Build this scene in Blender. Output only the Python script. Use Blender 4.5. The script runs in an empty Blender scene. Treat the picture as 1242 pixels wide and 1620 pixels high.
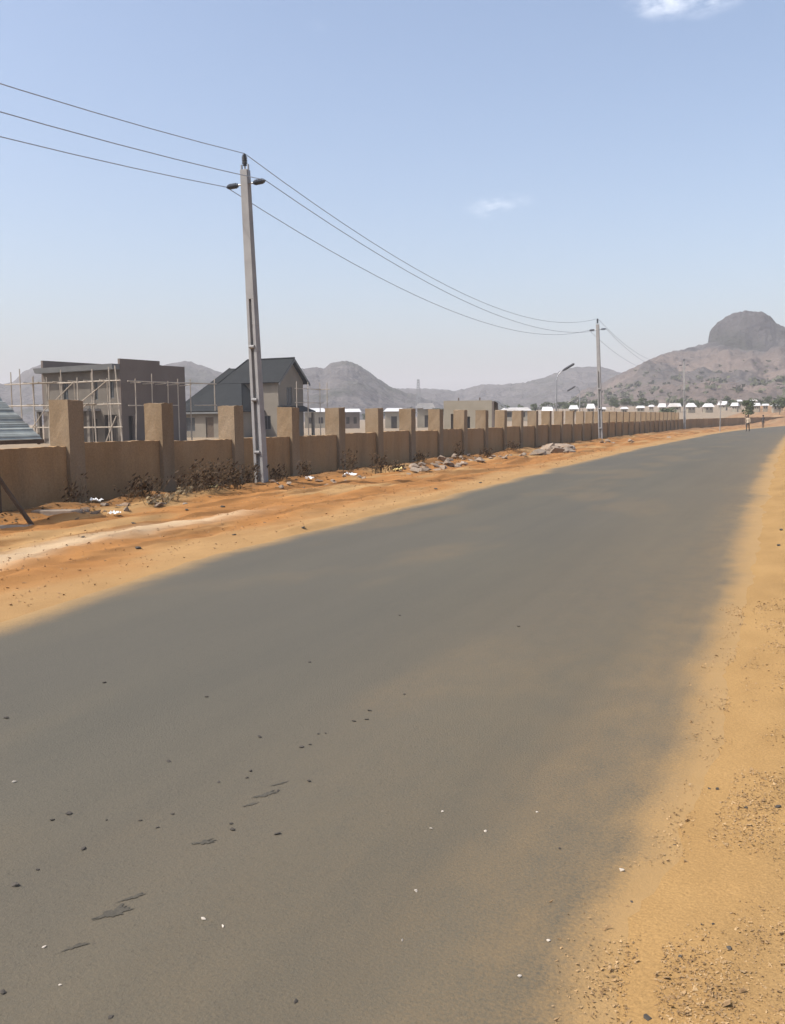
import bpy, bmesh, math, random
from mathutils import Vector, Matrix, noise
rnd = random.Random(7)
PI = math.pi
R = math.radians

# ------------------------------------------------------------------ camera
sc = bpy.context.scene
FPX, IW, IH, EYE = 1480.0, 1242.0, 1620.0, 1.8
YAW, PITCH, ROLL = R(23.7215), R(5.7169), R(0.6)
_f = Vector((-math.sin(YAW) * math.cos(PITCH), math.cos(YAW) * math.cos(PITCH), -math.sin(PITCH)))
_r0 = Vector((math.cos(YAW), math.sin(YAW), 0)); _u0 = _r0.cross(_f)
CR = _r0 * math.cos(ROLL) - _u0 * math.sin(ROLL)
CU = _r0 * math.sin(ROLL) + _u0 * math.cos(ROLL)
cam_d = bpy.data.cameras.new('camera'); cam = bpy.data.objects.new('camera', cam_d)
sc.collection.objects.link(cam)
m = Matrix((CR, CU, -_f)).transposed().to_4x4(); m.translation = (0, 0, EYE)
cam.matrix_world = m
cam_d.sensor_fit = 'VERTICAL'; cam_d.sensor_height = 24; cam_d.lens = 24 * FPX / IH
cam_d.clip_start = 0.05; cam_d.clip_end = 12000
sc.camera = cam
sc.view_settings.view_transform = 'Standard'; sc.view_settings.look = 'None'
sc.view_settings.exposure = 0.6; sc.view_settings.gamma = 1.0
sc.view_settings.use_curve_mapping = False
sc.cycles.use_denoising = True
sc.cycles.max_bounces = 6; sc.cycles.volume_bounces = 0

def ray(px, py): return _f + CR * ((px - IW / 2) / FPX) - CU * ((py - IH / 2) / FPX)
C0 = Vector((0, 0, EYE))
def gnd(px, py, z=0.0):
    d = ray(px, py); return C0 + d * ((z - EYE) / d.z)
def atd(px, py, D):
    d = ray(px, py); return C0 + d * (D / math.hypot(d.x, d.y))

# ------------------------------------------------------------------ sky and sun
SUN = Vector((-0.45, -0.39, 0.80)).normalized()
EL = math.asin(SUN.z); AZ = math.atan2(SUN.x, SUN.y)
world = bpy.data.worlds.new('World'); sc.world = world; world.use_nodes = True
wn = world.node_tree; wn.nodes.clear()
def wnode(t, **k):
    n = wn.nodes.new(t)
    for a, b in k.items(): setattr(n, a, b)
    return n
sky = wnode('ShaderNodeTexSky', sky_type='NISHITA', sun_disc=False)
sky.sun_elevation = EL; sky.sun_rotation = AZ
sky.altitude = 400; sky.air_density = 1.0; sky.dust_density = 4.6; sky.ozone_density = 0.8
bg = wnode('ShaderNodeBackground'); bg.inputs[1].default_value = 0.148
wo = wnode('ShaderNodeOutputWorld')
tc = wnode('ShaderNodeTexCoord')
flat_ = wnode('ShaderNodeVectorMath', operation='MULTIPLY'); flat_.inputs[1].default_value = (1, 1, 2.3); wn.links.new(tc.outputs['Generated'], flat_.inputs[0])
nz = wnode('ShaderNodeTexNoise'); nz.inputs['Scale'].default_value = 30; nz.inputs['Detail'].default_value = 6; nz.inputs['Roughness'].default_value = .6
wn.links.new(flat_.outputs[0], nz.inputs['Vector'])
CLOUDS = [(ray(780, 326), .034, .42), (ray(815, 318), .026, .2), (ray(1062, -4), .05, .7), (ray(1112, -8), .05, .6), (ray(503, 40), .016, .07), (ray(845, 482), .012, .12),
          (ray(1330, 180), .03, .5), (ray(-160, 330), .03, .4), (ray(700, -260), .05, .6), (ray(1700, 90), .05, .5)]
prev = None
for d, wd, amt in CLOUDS:
    d = d.normalized()
    dist = wnode('ShaderNodeVectorMath', operation='DISTANCE'); dist.inputs[1].default_value = (d.x, d.y, d.z * 2.3)
    wn.links.new(flat_.outputs[0], dist.inputs[0])
    mr = wnode('ShaderNodeMapRange', interpolation_type='SMOOTHSTEP')
    mr.inputs['From Min'].default_value = wd; mr.inputs['From Max'].default_value = wd * .1
    mr.inputs['To Min'].default_value = 0; mr.inputs['To Max'].default_value = amt
    wn.links.new(dist.outputs['Value'], mr.inputs['Value'])
    if prev is None: prev = mr.outputs[0]
    else:
        mx = wnode('ShaderNodeMath', operation='MAXIMUM'); wn.links.new(prev, mx.inputs[0]); wn.links.new(mr.outputs[0], mx.inputs[1]); prev = mx.outputs[0]
nr = wnode('ShaderNodeMapRange', interpolation_type='SMOOTHSTEP'); nr.inputs['From Min'].default_value = .38; nr.inputs['From Max'].default_value = .72
wn.links.new(nz.outputs['Fac'], nr.inputs['Value'])
cm = wnode('ShaderNodeMath', operation='MULTIPLY'); wn.links.new(prev, cm.inputs[0]); wn.links.new(nr.outputs[0], cm.inputs[1])
mix = wnode('ShaderNodeMix', data_type='RGBA'); mix.inputs['B'].default_value = (6.2, 6.4, 6.9, 1)
wn.links.new(cm.outputs[0], mix.inputs['Factor']); wn.links.new(sky.outputs[0], mix.inputs['A'])
wn.links.new(mix.outputs['Result'], bg.inputs[0]); wn.links.new(bg.outputs[0], wo.inputs[0])
sd = bpy.data.lights.new('sun', 'SUN'); sd.energy = 3.4; sd.angle = R(0.6); sd.color = (1.0, 0.955, 0.89)
so = bpy.data.objects.new('sun', sd); sc.collection.objects.link(so)
so.rotation_euler = SUN.to_track_quat('Z', 'Y').to_euler(); so.location = (0, 0, 60)

# ------------------------------------------------------------------ helpers
COL = sc.collection
class MB:
    def __init__(s): s.v = []; s.f = []; s.m = []
    def quad(s, pts, mi=0):
        b = len(s.v); s.v += [tuple(p) for p in pts]; s.f.append(tuple(range(b, b + len(pts)))); s.m.append(mi)
    def hexa(s, P, mi=0):      # P: 4 bottom (ccw) + 4 top
        b = len(s.v); s.v += [tuple(p) for p in P]
        for q in ((3, 2, 1, 0), (4, 5, 6, 7), (0, 1, 5, 4), (1, 2, 6, 5), (2, 3, 7, 6), (3, 0, 4, 7)):
            s.f.append(tuple(b + i for i in q)); s.m.append(mi)
    def box(s, x0, x1, y0, y1, z0, z1, mi=0):
        s.hexa([(x0, y0, z0), (x1, y0, z0), (x1, y1, z0), (x0, y1, z0), (x0, y0, z1), (x1, y0, z1), (x1, y1, z1), (x0, y1, z1)], mi)
    def tube(s, pts, rad, n=6, mi=0, cap=True):
        pts = [Vector(p) for p in pts]
        if not isinstance(rad, (list, tuple)): rad = [rad] * len(pts)
        rings = []
        for i, p in enumerate(pts):
            t = (pts[min(i + 1, len(pts) - 1)] - pts[max(i - 1, 0)]).normalized()
            a = t.cross(Vector((0, 0, 1)) if abs(t.z) < .95 else Vector((1, 0, 0))).normalized(); b = t.cross(a)
            base = len(s.v)
            for k in range(n):
                an = 2 * PI * k / n
                s.v.append(tuple(p + (a * math.cos(an) + b * math.sin(an)) * rad[i]))
            rings.append(base)
        for i in range(len(rings) - 1):
            for k in range(n):
                s.f.append((rings[i] + k, rings[i] + (k + 1) % n, rings[i + 1] + (k + 1) % n, rings[i + 1] + k)); s.m.append(mi)
        if cap:
            s.f.append(tuple(rings[0] + k for k in reversed(range(n)))); s.m.append(mi)
            s.f.append(tuple(rings[-1] + k for k in range(n))); s.m.append(mi)
    def mesh(s, name):
        me = bpy.data.meshes.new(name); me.from_pydata(s.v, [], s.f); me.polygons.foreach_set('material_index', s.m); me.update(); return me
    def build(s, name, mats, parent=None, smooth=False, bevel=0):
        me = s.mesh(name)
        bm = bmesh.new(); bm.from_mesh(me); bmesh.ops.recalc_face_normals(bm, faces=bm.faces); bm.to_mesh(me); bm.free()
        return link(name, me, mats, parent, smooth, bevel)
def link(name, me, mats=None, parent=None, smooth=False, bevel=0):
    if mats is not None:
        me.materials.clear()
        for x in (mats if isinstance(mats, (list, tuple)) else [mats]): me.materials.append(x)
    o = bpy.data.objects.new(name, me); COL.objects.link(o)
    if parent: o.parent = parent
    if smooth:
        for p in me.polygons: p.use_smooth = True
    if bevel:
        b = o.modifiers.new('bevel', 'BEVEL'); b.width = bevel; b.segments = 2; b.limit_method = 'ANGLE'
    return o
def tag(o, label, cat, group=None):
    o['label'] = label; o['category'] = cat
    if group: o['group'] = group
    return o
def struct(o): o['kind'] = 'structure'; return o
def empty(name, loc, rz=0):
    o = bpy.data.objects.new(name, None); COL.objects.link(o); o.location = loc; o.rotation_euler.z = rz; o.empty_display_size = .3; return o
def copy_tree(o, parent=None):
    c = o.copy(); COL.objects.link(c); c.parent = parent
    for ch in list(o.children): copy_tree(ch, c)
    return c
def fbm(x, y, z=0.0, o=4):
    return noise.fractal(Vector((x, y, z)), 1.0, 2.0, o, noise_basis='PERLIN_ORIGINAL')
def sstep(a, b, x):
    t = max(0, min(1, (x - a) / (b - a))); return t * t * (3 - 2 * t)
def lerp(a, b, t): return a + (b - a) * t
def interp(tab, x):
    if x <= tab[0][0]: return tab[0][1]
    for (a, va), (b, vb) in zip(tab, tab[1:]):
        if x <= b: return va + (vb - va) * (x - a) / (b - a)
    return tab[-1][1]

# ------------------------------------------------------------------ materials
def mat(name, c1, c2, scale=2.0, rough=.9, bump=.3, bscale=25.0, stretch=(1, 1, 1), c3=None, c3scale=.4, c3amt=.6, spec=.25, local=False, attr=None, fine=.0, metal=0.0, bdist=.02, streak=None, vary=0.0):
    M = bpy.data.materials.new(name); M.use_nodes = True
    nt = M.node_tree; N = nt.nodes; L = nt.links
    b = N['Principled BSDF']; b.inputs['Roughness'].default_value = rough; b.inputs['Specular IOR Level'].default_value = spec; b.inputs['Metallic'].default_value = metal
    if local: src = N.new('ShaderNodeTexCoord').outputs['Object']
    else: src = N.new('ShaderNodeNewGeometry').outputs['Position']
    mp = N.new('ShaderNodeMapping'); mp.inputs['Scale'].default_value = stretch; L.new(src, mp.inputs['Vector'])
    n1 = N.new('ShaderNodeTexNoise'); n1.inputs['Scale'].default_value = scale; n1.inputs['Detail'].default_value = 8; n1.inputs['Roughness'].default_value = .62
    L.new(mp.outputs[0], n1.inputs['Vector'])
    r1 = N.new('ShaderNodeMapRange'); r1.inputs['From Min'].default_value = .3; r1.inputs['From Max'].default_value = .7; L.new(n1.outputs['Fac'], r1.inputs['Value'])
    mx = N.new('ShaderNodeMix'); mx.data_type = 'RGBA'; mx.inputs['A'].default_value = (*c1, 1); mx.inputs['B'].default_value = (*c2, 1)
    L.new(r1.outputs[0], mx.inputs['Factor']); out = mx.outputs['Result']
    if c3:
        n2 = N.new('ShaderNodeTexNoise'); n2.inputs['Scale'].default_value = c3scale; n2.inputs['Detail'].default_value = 5
        L.new(mp.outputs[0], n2.inputs['Vector'])
        r2 = N.new('ShaderNodeMapRange'); r2.inputs['From Min'].default_value = .48; r2.inputs['From Max'].default_value = .68; r2.inputs['To Max'].default_value = c3amt; L.new(n2.outputs['Fac'], r2.inputs['Value'])
        m2 = N.new('ShaderNodeMix'); m2.data_type = 'RGBA'; L.new(r2.outputs[0], m2.inputs['Factor']); L.new(out, m2.inputs['A']); m2.inputs['B'].default_value = (*c3, 1); out = m2.outputs['Result']
    if streak:      # run-off stains: narrow, long in z
        m5 = N.new('ShaderNodeMapping'); m5.inputs['Scale'].default_value = (1.5, 1.5, .3); L.new(src, m5.inputs['Vector'])
        n5 = N.new('ShaderNodeTexNoise'); n5.inputs['Scale'].default_value = 1.0; n5.inputs['Detail'].default_value = 7; n5.inputs['Roughness'].default_value = .65; L.new(m5.outputs[0], n5.inputs['Vector'])
        r5 = N.new('ShaderNodeMapRange'); r5.inputs['From Min'].default_value = .47; r5.inputs['From Max'].default_value = .72; r5.inputs['To Max'].default_value = .5; L.new(n5.outputs['Fac'], r5.inputs['Value'])
        m6 = N.new('ShaderNodeMix'); m6.data_type = 'RGBA'; L.new(r5.outputs[0], m6.inputs['Factor']); L.new(out, m6.inputs['A']); m6.inputs['B'].default_value = (*streak, 1); out = m6.outputs['Result']
    if attr:
        at = N.new('ShaderNodeAttribute'); at.attribute_name = attr
        m3 = N.new('ShaderNodeMix'); m3.data_type = 'RGBA'; m3.blend_type = 'MULTIPLY'; m3.inputs['Factor'].default_value = 1
        L.new(at.outputs['Color'], m3.inputs['A']); L.new(out, m3.inputs['B']); out = m3.outputs['Result']
    if fine:
        n4 = N.new('ShaderNodeTexNoise'); n4.inputs['Scale'].default_value = bscale * 2; n4.inputs['Detail'].default_value = 3; L.new(src, n4.inputs['Vector'])
        r4 = N.new('ShaderNodeMapRange'); r4.inputs['From Min'].default_value = .3; r4.inputs['From Max'].default_value = .7; r4.inputs['To Min'].default_value = 1 - fine; r4.inputs['To Max'].default_value = 1 + fine; L.new(n4.outputs['Fac'], r4.inputs['Value'])
        vm = N.new('ShaderNodeVectorMath'); vm.operation = 'SCALE'; L.new(out, vm.inputs[0]); L.new(r4.outputs[0], vm.inputs['Scale']); out = vm.outputs[0]
    if vary:        # each cast piece has its own tone
        oi = N.new('ShaderNodeObjectInfo'); r7 = N.new('ShaderNodeMapRange'); r7.inputs['To Min'].default_value = 1 - vary; r7.inputs['To Max'].default_value = 1 + vary; L.new(oi.outputs['Random'], r7.inputs['Value'])
        v7 = N.new('ShaderNodeVectorMath'); v7.operation = 'SCALE'; L.new(out, v7.inputs[0]); L.new(r7.outputs[0], v7.inputs['Scale']); out = v7.outputs[0]
    L.new(out, b.inputs['Base Color'])
    if bump:
        n3 = N.new('ShaderNodeTexNoise'); n3.inputs['Scale'].default_value = bscale; n3.inputs['Detail'].default_value = 6; L.new(src, n3.inputs['Vector'])
        bp = N.new('ShaderNodeBump'); bp.inputs['Strength'].default_value = bump; bp.inputs['Distance'].default_value = bdist; L.new(n3.outputs['Fac'], bp.inputs['Height']); L.new(bp.outputs[0], b.inputs['Normal'])
    return M
M = {}
M['soil'] = mat('soil', (.88, .86, .84), (1.1, 1.1, 1.1), 1.6, .95, .5, 55, attr='soil', fine=.14, stretch=(1, .5, 1), spec=.1, bdist=.012)
M['render'] = mat('wall_shade_render', (0.268, 0.166, 0.081), (0.343, 0.226, 0.120), 1.1, .93, .5, 14, c3=(0.306, 0.211, 0.122), c3scale=.55, c3amt=.7, fine=.10, stretch=(1, 1, .6), spec=.15, streak=(.165, .118, .072), vary=.09)  # panel version of the render, lightened and warmed to set its shaded tone
M['pillar'] = mat('pillar_lit_render', (0.215, 0.152, 0.091), (0.275, 0.207, 0.136), 1.1, .93, .5, 14, c3=(0.246, 0.194, 0.138), c3scale=.55, c3amt=.7, fine=.10, stretch=(1, 1, .6), spec=.15, streak=(.165, .118, .072), vary=.09)  # pillar version of the same render, greyed to set its sunlit tone
M['block'] = mat('block_render', (0.136, 0.120, 0.100), (0.176, 0.156, 0.132), .9, .93, .3, 6, c3=(0.100, 0.088, 0.076), c3scale=.5, c3amt=.6, spec=.15)
M['grey_plaster'] = mat('grey_plaster', (0.132, 0.107, 0.093), (0.166, 0.136, 0.116), .8, .93, .25, 5, c3=(0.098, 0.081, 0.071), c3scale=.4, c3amt=.5, spec=.15)
M['beige'] = mat('beige_plaster', (0.258, 0.226, 0.172), (0.314, 0.281, 0.224), .5, .9, .2, 5, c3=(0.213, 0.182, 0.135), c3scale=.3, c3amt=.5, spec=.15)
M['house_plaster'] = mat('house_plaster', (0.186, 0.164, 0.133), (0.230, 0.205, 0.169), .5, .9, .2, 5, c3=(0.146, 0.126, 0.101), c3scale=.3, c3amt=.5, spec=.15)
M['concrete'] = mat('concrete', (0.252, 0.246, 0.243), (0.312, 0.307, 0.297), 2.5, .85, .25, 30, c3=(0.198, 0.192, 0.189), c3scale=1.2, c3amt=.5, spec=.2)
M['fascia'] = mat('fascia', (0.130, 0.135, 0.135), (0.165, 0.170, 0.170), 1.0, .8, .1, 5)
M['roof_grey'] = mat('roof_slate', (0.018, 0.020, 0.022), (0.026, 0.029, 0.030), 1.2, .85, .2, 6, c3=(0.015, 0.017, 0.018), c3scale=.4, c3amt=.5, spec=.12)
M['roof_white'] = mat('roof_white', (0.497, 0.497, 0.497), (0.548, 0.548, 0.541), .6, .45, .1, 4, spec=.4, vary=.18)
M['roof_pale'] = mat('roof_pale', (.40, .39, .38), (.50, .49, .47), .6, .55, .1, 4, c3=(.30, .25, .20), c3scale=.3, c3amt=.6, spec=.3)
M['roof_dark'] = mat('roof_dull', (.16, .155, .15), (.22, .21, .20), .6, .7, .1, 4)
M['dark'] = mat('dark_interior', (.035, .030, .026), (.055, .047, .04), 1.0, .9, 0)  # near-black colour stands in for unlit rooms behind openings
M['glass'] = mat('window_glass', (.03, .034, .038), (.045, .05, .055), 1.0, .15, 0, spec=.5)
M['wood'] = mat('weathered_timber', (0.320, 0.272, 0.216), (0.440, 0.384, 0.312), 6, .9, .3, 30, stretch=(1, 1, .3))
M['dark_wood'] = mat('dark_timber', (.075, .055, .04), (.12, .09, .065), 6, .9, .3, 30)
M['zinc'] = mat('zinc_sheet', (.24, .255, .235), (.34, .36, .33), 2, .6, .15, 12, c3=(.17, .155, .13), c3scale=1.5, c3amt=.7, spec=.25)
M['insul'] = mat('insulator_polymer', (.035, .045, .06), (.05, .06, .075), 8, .45, 0, spec=.5)
M['steel'] = mat('galvanised_steel', (0.280, 0.287, 0.294), (0.350, 0.357, 0.364), 5, .45, .1, 20, metal=.5)
M['cable'] = mat('cable_aluminium', (.30, .33, .37), (.36, .39, .43), 5, .55, 0, metal=.3)
M['lamp_dark'] = mat('lamp_housing', (.05, .052, .058), (.07, .073, .08), 5, .5, 0)
M['stone'] = mat('rubble_stone', (0.206, 0.161, 0.120), (0.289, 0.235, 0.185), 4, .95, .5, 25, c3=(0.170, 0.098, 0.051), c3scale=2.0, c3amt=.7, spec=.15, vary=.18)
M['pebble_dark'] = mat('dark_chipping', (0.039, 0.034, 0.029), (0.074, 0.065, 0.054), 20, .9, .2, 60, vary=.18)
M['pebble_pale'] = mat('pale_chipping', (0.384, 0.336, 0.272), (0.496, 0.448, 0.384), 20, .9, .2, 60)
M['grain'] = mat('sand_gravel', (0.235, 0.141, 0.063), (0.455, 0.314, 0.165), 30, .95, 0, c3=(0.118, 0.071, 0.036), c3scale=14, c3amt=.9)
M['crumb'] = mat('earth_crumb', (.20, .11, .045), (.34, .21, .11), 30, .95, 0, c3=(.13, .075, .035), c3scale=14, c3amt=.7)
M['tar'] = mat('tar_mark', (.058, .052, .040), (.080, .071, .054), 12, .8, .3, 60)
M['dry'] = mat('dry_stalk', (0.084, 0.053, 0.028), (0.154, 0.104, 0.056), 9, .9, 0)
M['weed_leaf'] = mat('withered_leaf', (0.042, 0.027, 0.014), (0.085, 0.050, 0.025), 9, .85, 0)
M['straw'] = mat('straw', (0.204, 0.156, 0.090), (0.276, 0.216, 0.132), 9, .9, 0)
M['bark'] = mat('bark', (.16, .12, .085), (.24, .185, .135), 8, .9, .4, 20)
M['leaf'] = mat('leaf', (0.040, 0.056, 0.022), (0.085, 0.107, 0.045), .8, .75, 0)
M['scrub'] = mat('scrub_leaf', (0.069, 0.078, 0.046), (0.115, 0.115, 0.069), .05, .85, 0)
M['white_litter'] = mat('white_plastic', (.72, .72, .70), (.82, .82, .80), 9, .5, .2, 30)
M['yellow_litter'] = mat('yellow_plastic', (.62, .50, .20), (.72, .60, .28), 9, .5, .2, 30)
M['hill_rock'] = mat('hill_rock', (.055, .051, .052), (.125, .113, .108), .045, .95, 1.0, .14, c3=(.040, .045, .030), c3scale=.02, c3amt=.8, spec=.1, bdist=6.0)
M['dome_rock'] = mat('dome_rock', (0.030, 0.029, 0.031), (0.076, 0.071, 0.071), .05, .95, 1.0, .14, c3=(0.025, 0.028, 0.021), c3scale=.03, c3amt=.8, spec=.1, bdist=6.0)
M['hill_soil'] = mat('hill_soil', (.082, .066, .058), (.185, .140, .115), .06, .95, 1.0, .16, c3=(.062, .061, .060), c3scale=.012, c3amt=.9, spec=.1, bdist=5.0)

def rock_above(Mt, lo, hi, c1, c2):      # bare grey rock takes over from soil high on the hill
    nt = Mt.node_tree; N = nt.nodes; L = nt.links; b = N['Principled BSDF']; old = b.inputs['Base Color'].links[0].from_socket
    g = N.new('ShaderNodeNewGeometry'); sx = N.new('ShaderNodeSeparateXYZ'); L.new(g.outputs['Position'], sx.inputs[0])
    n = N.new('ShaderNodeTexNoise'); n.inputs['Scale'].default_value = .03; n.inputs['Detail'].default_value = 6; L.new(g.outputs['Position'], n.inputs['Vector'])
    ma = N.new('ShaderNodeMath'); ma.operation = 'MULTIPLY_ADD'; L.new(n.outputs['Fac'], ma.inputs[0]); ma.inputs[1].default_value = 50; L.new(sx.outputs['Z'], ma.inputs[2])
    mr = N.new('ShaderNodeMapRange'); mr.inputs['From Min'].default_value = lo + 25; mr.inputs['From Max'].default_value = hi + 25; L.new(ma.outputs[0], mr.inputs['Value'])
    n2 = N.new('ShaderNodeTexNoise'); n2.inputs['Scale'].default_value = .09; n2.inputs['Detail'].default_value = 7; L.new(g.outputs['Position'], n2.inputs['Vector'])
    r2 = N.new('ShaderNodeMapRange'); r2.inputs['From Min'].default_value = .35; r2.inputs['From Max'].default_value = .65; L.new(n2.outputs['Fac'], r2.inputs['Value'])
    rk = N.new('ShaderNodeMix'); rk.data_type = 'RGBA'; rk.inputs['A'].default_value = (*c1, 1); rk.inputs['B'].default_value = (*c2, 1); L.new(r2.outputs[0], rk.inputs['Factor'])
    mx = N.new('ShaderNodeMix'); mx.data_type = 'RGBA'; L.new(mr.outputs[0], mx.inputs['Factor']); L.new(old, mx.inputs['A']); L.new(rk.outputs['Result'], mx.inputs['B']); L.new(mx.outputs['Result'], b.inputs['Base Color'])
rock_above(M['hill_soil'], 34, 54, (.036, .035, .036), (.098, .091, .088))

# ------------------------------------------------------------------ setting: ground, road
def bend(y): return 0.0009 * max(0, y - 80) ** 2 if y < 300 else 0.0009 * 220 ** 2 + (y - 300) * .396
SAND_L = [(-30, -6.3), (0, -6.35), (6.2, -6.6), (7.7, -6.88), (9.75, -7.1), (12.4, -7.27), (16.2, -7.4), (22.5, -7.65), (35, -8.05), (51, -8.4), (80, -8.25), (400, -8.25)]
SAND_R = [(-30, -.40), (2.6, -.40), (5, -.39), (8.1, -.42), (11.6, -.50), (17.4, -.60), (34, -.88), (65, -1.05), (400, -1.05)]
def sand_l(y): return interp(SAND_L, y) + bend(y) + .16 * fbm(0, y * .35, 3.3, 3) + .05 * fbm(4, y * 2.2, 1.3, 2)
def sand_r(y): return interp(SAND_R, y) + bend(y) + .09 * fbm(7, y * .5, 9.3, 3) + .05 * fbm(4, y * 2.5, 7.3, 2) + .03 * fbm(9, y * 9, 2.3, 3)
def slab_l(y):   # asphalt edge: broken and bare between 12 and 22 m, under sand elsewhere
    return interp([(-30, -8.2), (11, -7.75), (13, -7.5), (21, -7.78), (30, -8.2), (50, -8.6), (400, -8.6)], y) + bend(y) + .08 * fbm(2, y * 1.1, 5, 3)
def slab_r(y): return -.15 + bend(y) - (.5 if y > 30 else 0) * sstep(30, 70, y)
def far_rise(x, y):
    r = math.hypot(x, y)
    a = math.degrees(math.atan2(x, y))      # degrees right of the road's direction
    return sstep(-32, -8, a) * max(0, min(r, 420) - 150) * .022 * sstep(150, 210, r)
def ground_z(x, y):
    sl, sr = sand_l(y), sand_r(y)
    if x < (sl + sr) / 2:
        s = sl - x
        z = max(-.10, min(.035, s * .11))
        if s > 0:
            bare = sstep(11.5, 13, y) * (1 - sstep(20, 23, y))
            z += bare * .085 * math.exp(-((s - .16) / .11) ** 2) * (.6 + .8 * fbm(x, y * .9, 61, 3))
            w = sstep(.2, 1.6, s)
            z += w * (w * .0 + .085 * fbm(x * 1.1, y * .22, 1.0, 4) + .06 * fbm(x * 2.6, y * .7, 4.0, 3) + .038 * fbm(x * 6, y * 3.2, 2.0, 3))
            z += .20 * math.exp(-((x - bend(max(y - 28, 0)) * .6 + 13.3) / .55) ** 2) * (.55 + .6 * fbm(x * 1.4, y * .5, 8, 3)) * (y < 130)
            z += sstep(14.6, 16, -x) * .05 * fbm(x * .3, y * .3, 6, 3)
            z += sstep(3.2, 3.6, s) * (1 - sstep(4.2, 5.0, s)) * .05 * fbm(x * .6, y * .15, 12, 2)
    else:
        s = x - sr
        z = max(-.10, min(.03, s * .10))
        if s > 0: z += sstep(.1, .8, s) * (.03 * fbm(x * 1.5, y * .9, 1.0, 4) + .02 * fbm(x * 5, y * 4, 4.0, 3) + .008 * fbm(x * 16, y * 13, 9.0, 2))
    return z + far_rise(x, y)
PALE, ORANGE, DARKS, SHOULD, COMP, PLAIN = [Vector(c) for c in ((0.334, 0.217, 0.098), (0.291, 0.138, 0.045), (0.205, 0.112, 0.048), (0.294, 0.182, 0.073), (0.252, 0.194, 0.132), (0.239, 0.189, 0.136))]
def soil_col(x, y):
    sl, sr = sand_l(y), sand_r(y)
    if x < (sl + sr) / 2:
        s = sl - x
        c = PALE.lerp(ORANGE, .25 + .75 * sstep(.35, 1.6, s + .8 * fbm(x, y * .3, 31, 4)))
        k = sstep(.05, .35, fbm(x * .8, y * .16, 21, 3)) * .75      # paler drifts along the verge
        k2 = sstep(.1, .4, fbm(x * 1.6, y * .22, 27, 3)) * .55
        c = c.lerp(PALE, k * sstep(1, 2, s)); c = c.lerp(ORANGE * .55, k2 * 1.35 * sstep(.8, 1.6, s)); c = c * (1 + .28 * fbm(x * 3.5, y * 1.4, 71, 4) * sstep(.5, 1.5, s))
        tr = math.exp(-((s - 2.35) / .28) ** 2) * sstep(4, 7, y) * (1 - sstep(13, 17, y))   # swept pale track
        c = c.lerp(Vector((.45, .335, .21)), min(.9, tr))
        c = c.lerp(DARKS, sstep(12.6, 13.6, -x + bend(y) + .5 * fbm(x, y * .5, 41, 3)) * .75 * (y < 140))  # darker soil along the wall foot, some of the wall's shade in its colour
        c = c.lerp(COMP, sstep(14.2, 15.5, -x)); 
    else:
        s = x - sr
        c = SHOULD.lerp(SHOULD * .74, sstep(.0, .5, fbm(x * 1.1, y * .6, 51, 4)) * sstep(.3, .8, s))
        c = c * (1 + .16 * fbm(x * 3, y * 2.2, 81, 4) * sstep(.05, .4, s))
        c = c.lerp(Vector((.285, .19, .092)), sstep(4.6, 2.6, y) * sstep(.1, .9, s) * .7)
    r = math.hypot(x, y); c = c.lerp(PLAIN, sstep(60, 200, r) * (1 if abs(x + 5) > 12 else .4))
    return c
def lines(segs):
    out = []
    for a, b, n in segs: out += [a + (b - a) * i / n for i in range(n)]
    out.append(segs[-1][1]); return out
def geo(a, b, d0, g):
    out = [a]; d = d0
    while out[-1] < b: out.append(out[-1] + d); d *= g
    return out
gx = lines([(-3000, -600, 8), (-600, -120, 12), (-120, -30, 18), (-30, -15.5, 14), (-15.5, -6, 86), (-6, -1.2, 8), (-1.2, 3, 70), (3, 12, 14), (12, 60, 12), (60, 300, 12), (300, 3000, 10)])
gy = lines([(-3000, -60, 8), (-60, 0, 10), (0, 1.5, 6)])[:-1] + [v for v in geo(1.5, 170, .05, 1.0115)] + lines([(176, 420, 22), (420, 3000, 14)])
NX, NY = len(gx), len(gy)
vs = []; cs = []
for y in gy:
    for x in gx:
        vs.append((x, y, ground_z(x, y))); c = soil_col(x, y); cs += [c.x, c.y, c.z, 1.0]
fs = [(j * NX + i, j * NX + i + 1, (j + 1) * NX + i + 1, (j + 1) * NX + i) for j in range(NY - 1) for i in range(NX - 1)]
me = bpy.data.meshes.new('ground'); me.from_pydata(vs, [], fs); me.update()
at_ = me.attributes.new('soil', 'FLOAT_COLOR', 'POINT'); at_.data.foreach_set('color', cs)
ground = struct(link('ground', me, M['soil'], smooth=True))

def road_z(x, y):
    a, b = slab_l(y), slab_r(y); u = abs((x - a) / (b - a) - .5) * 2
    return .012 * (1 - u * u) - .004 + .004 * fbm(x * .6, y * .3, 3, 2) + far_rise(x, y)
# asphalt slab with a real edge; 'dust' = how much blown sand lies on it
ry = lines([(-40, 0, 20)])[:-1] + geo(0, 330, .09, 1.02)
NU = 76
vs = []; dust = []
for y in ry:
    a, b = slab_l(y), slab_r(y); sl, sr = sand_l(y), sand_r(y)
    for k in range(NU + 1):
        x = lerp(a, b, k / NU); u = abs(k / NU - .5) * 2
        vs.append((x, y, road_z(x, y)))
        dl = x - sl; dr = sr - x
        n1 = .6 * fbm(x * .8, y * .3, 14, 3) + .18 * fbm(x * 5, y * 2.4, 4, 3)
        w = interp([(0, .31), (5, .42), (12, .55), (25, .7), (60, .7)], y)
        d = max(sstep(.50, -.10, dl + .22 * n1), sstep(w, .07, dr + w * .25 * n1))
        d = max(d, .24 * sstep(1.5, .1, dr + .4 * n1), .08 * sstep(3.5, .8, dr), .10 * sstep(.05, .5, fbm(x * .5, y * .22, 24, 4)))
        dust.append(d)
nv = NU + 1
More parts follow.
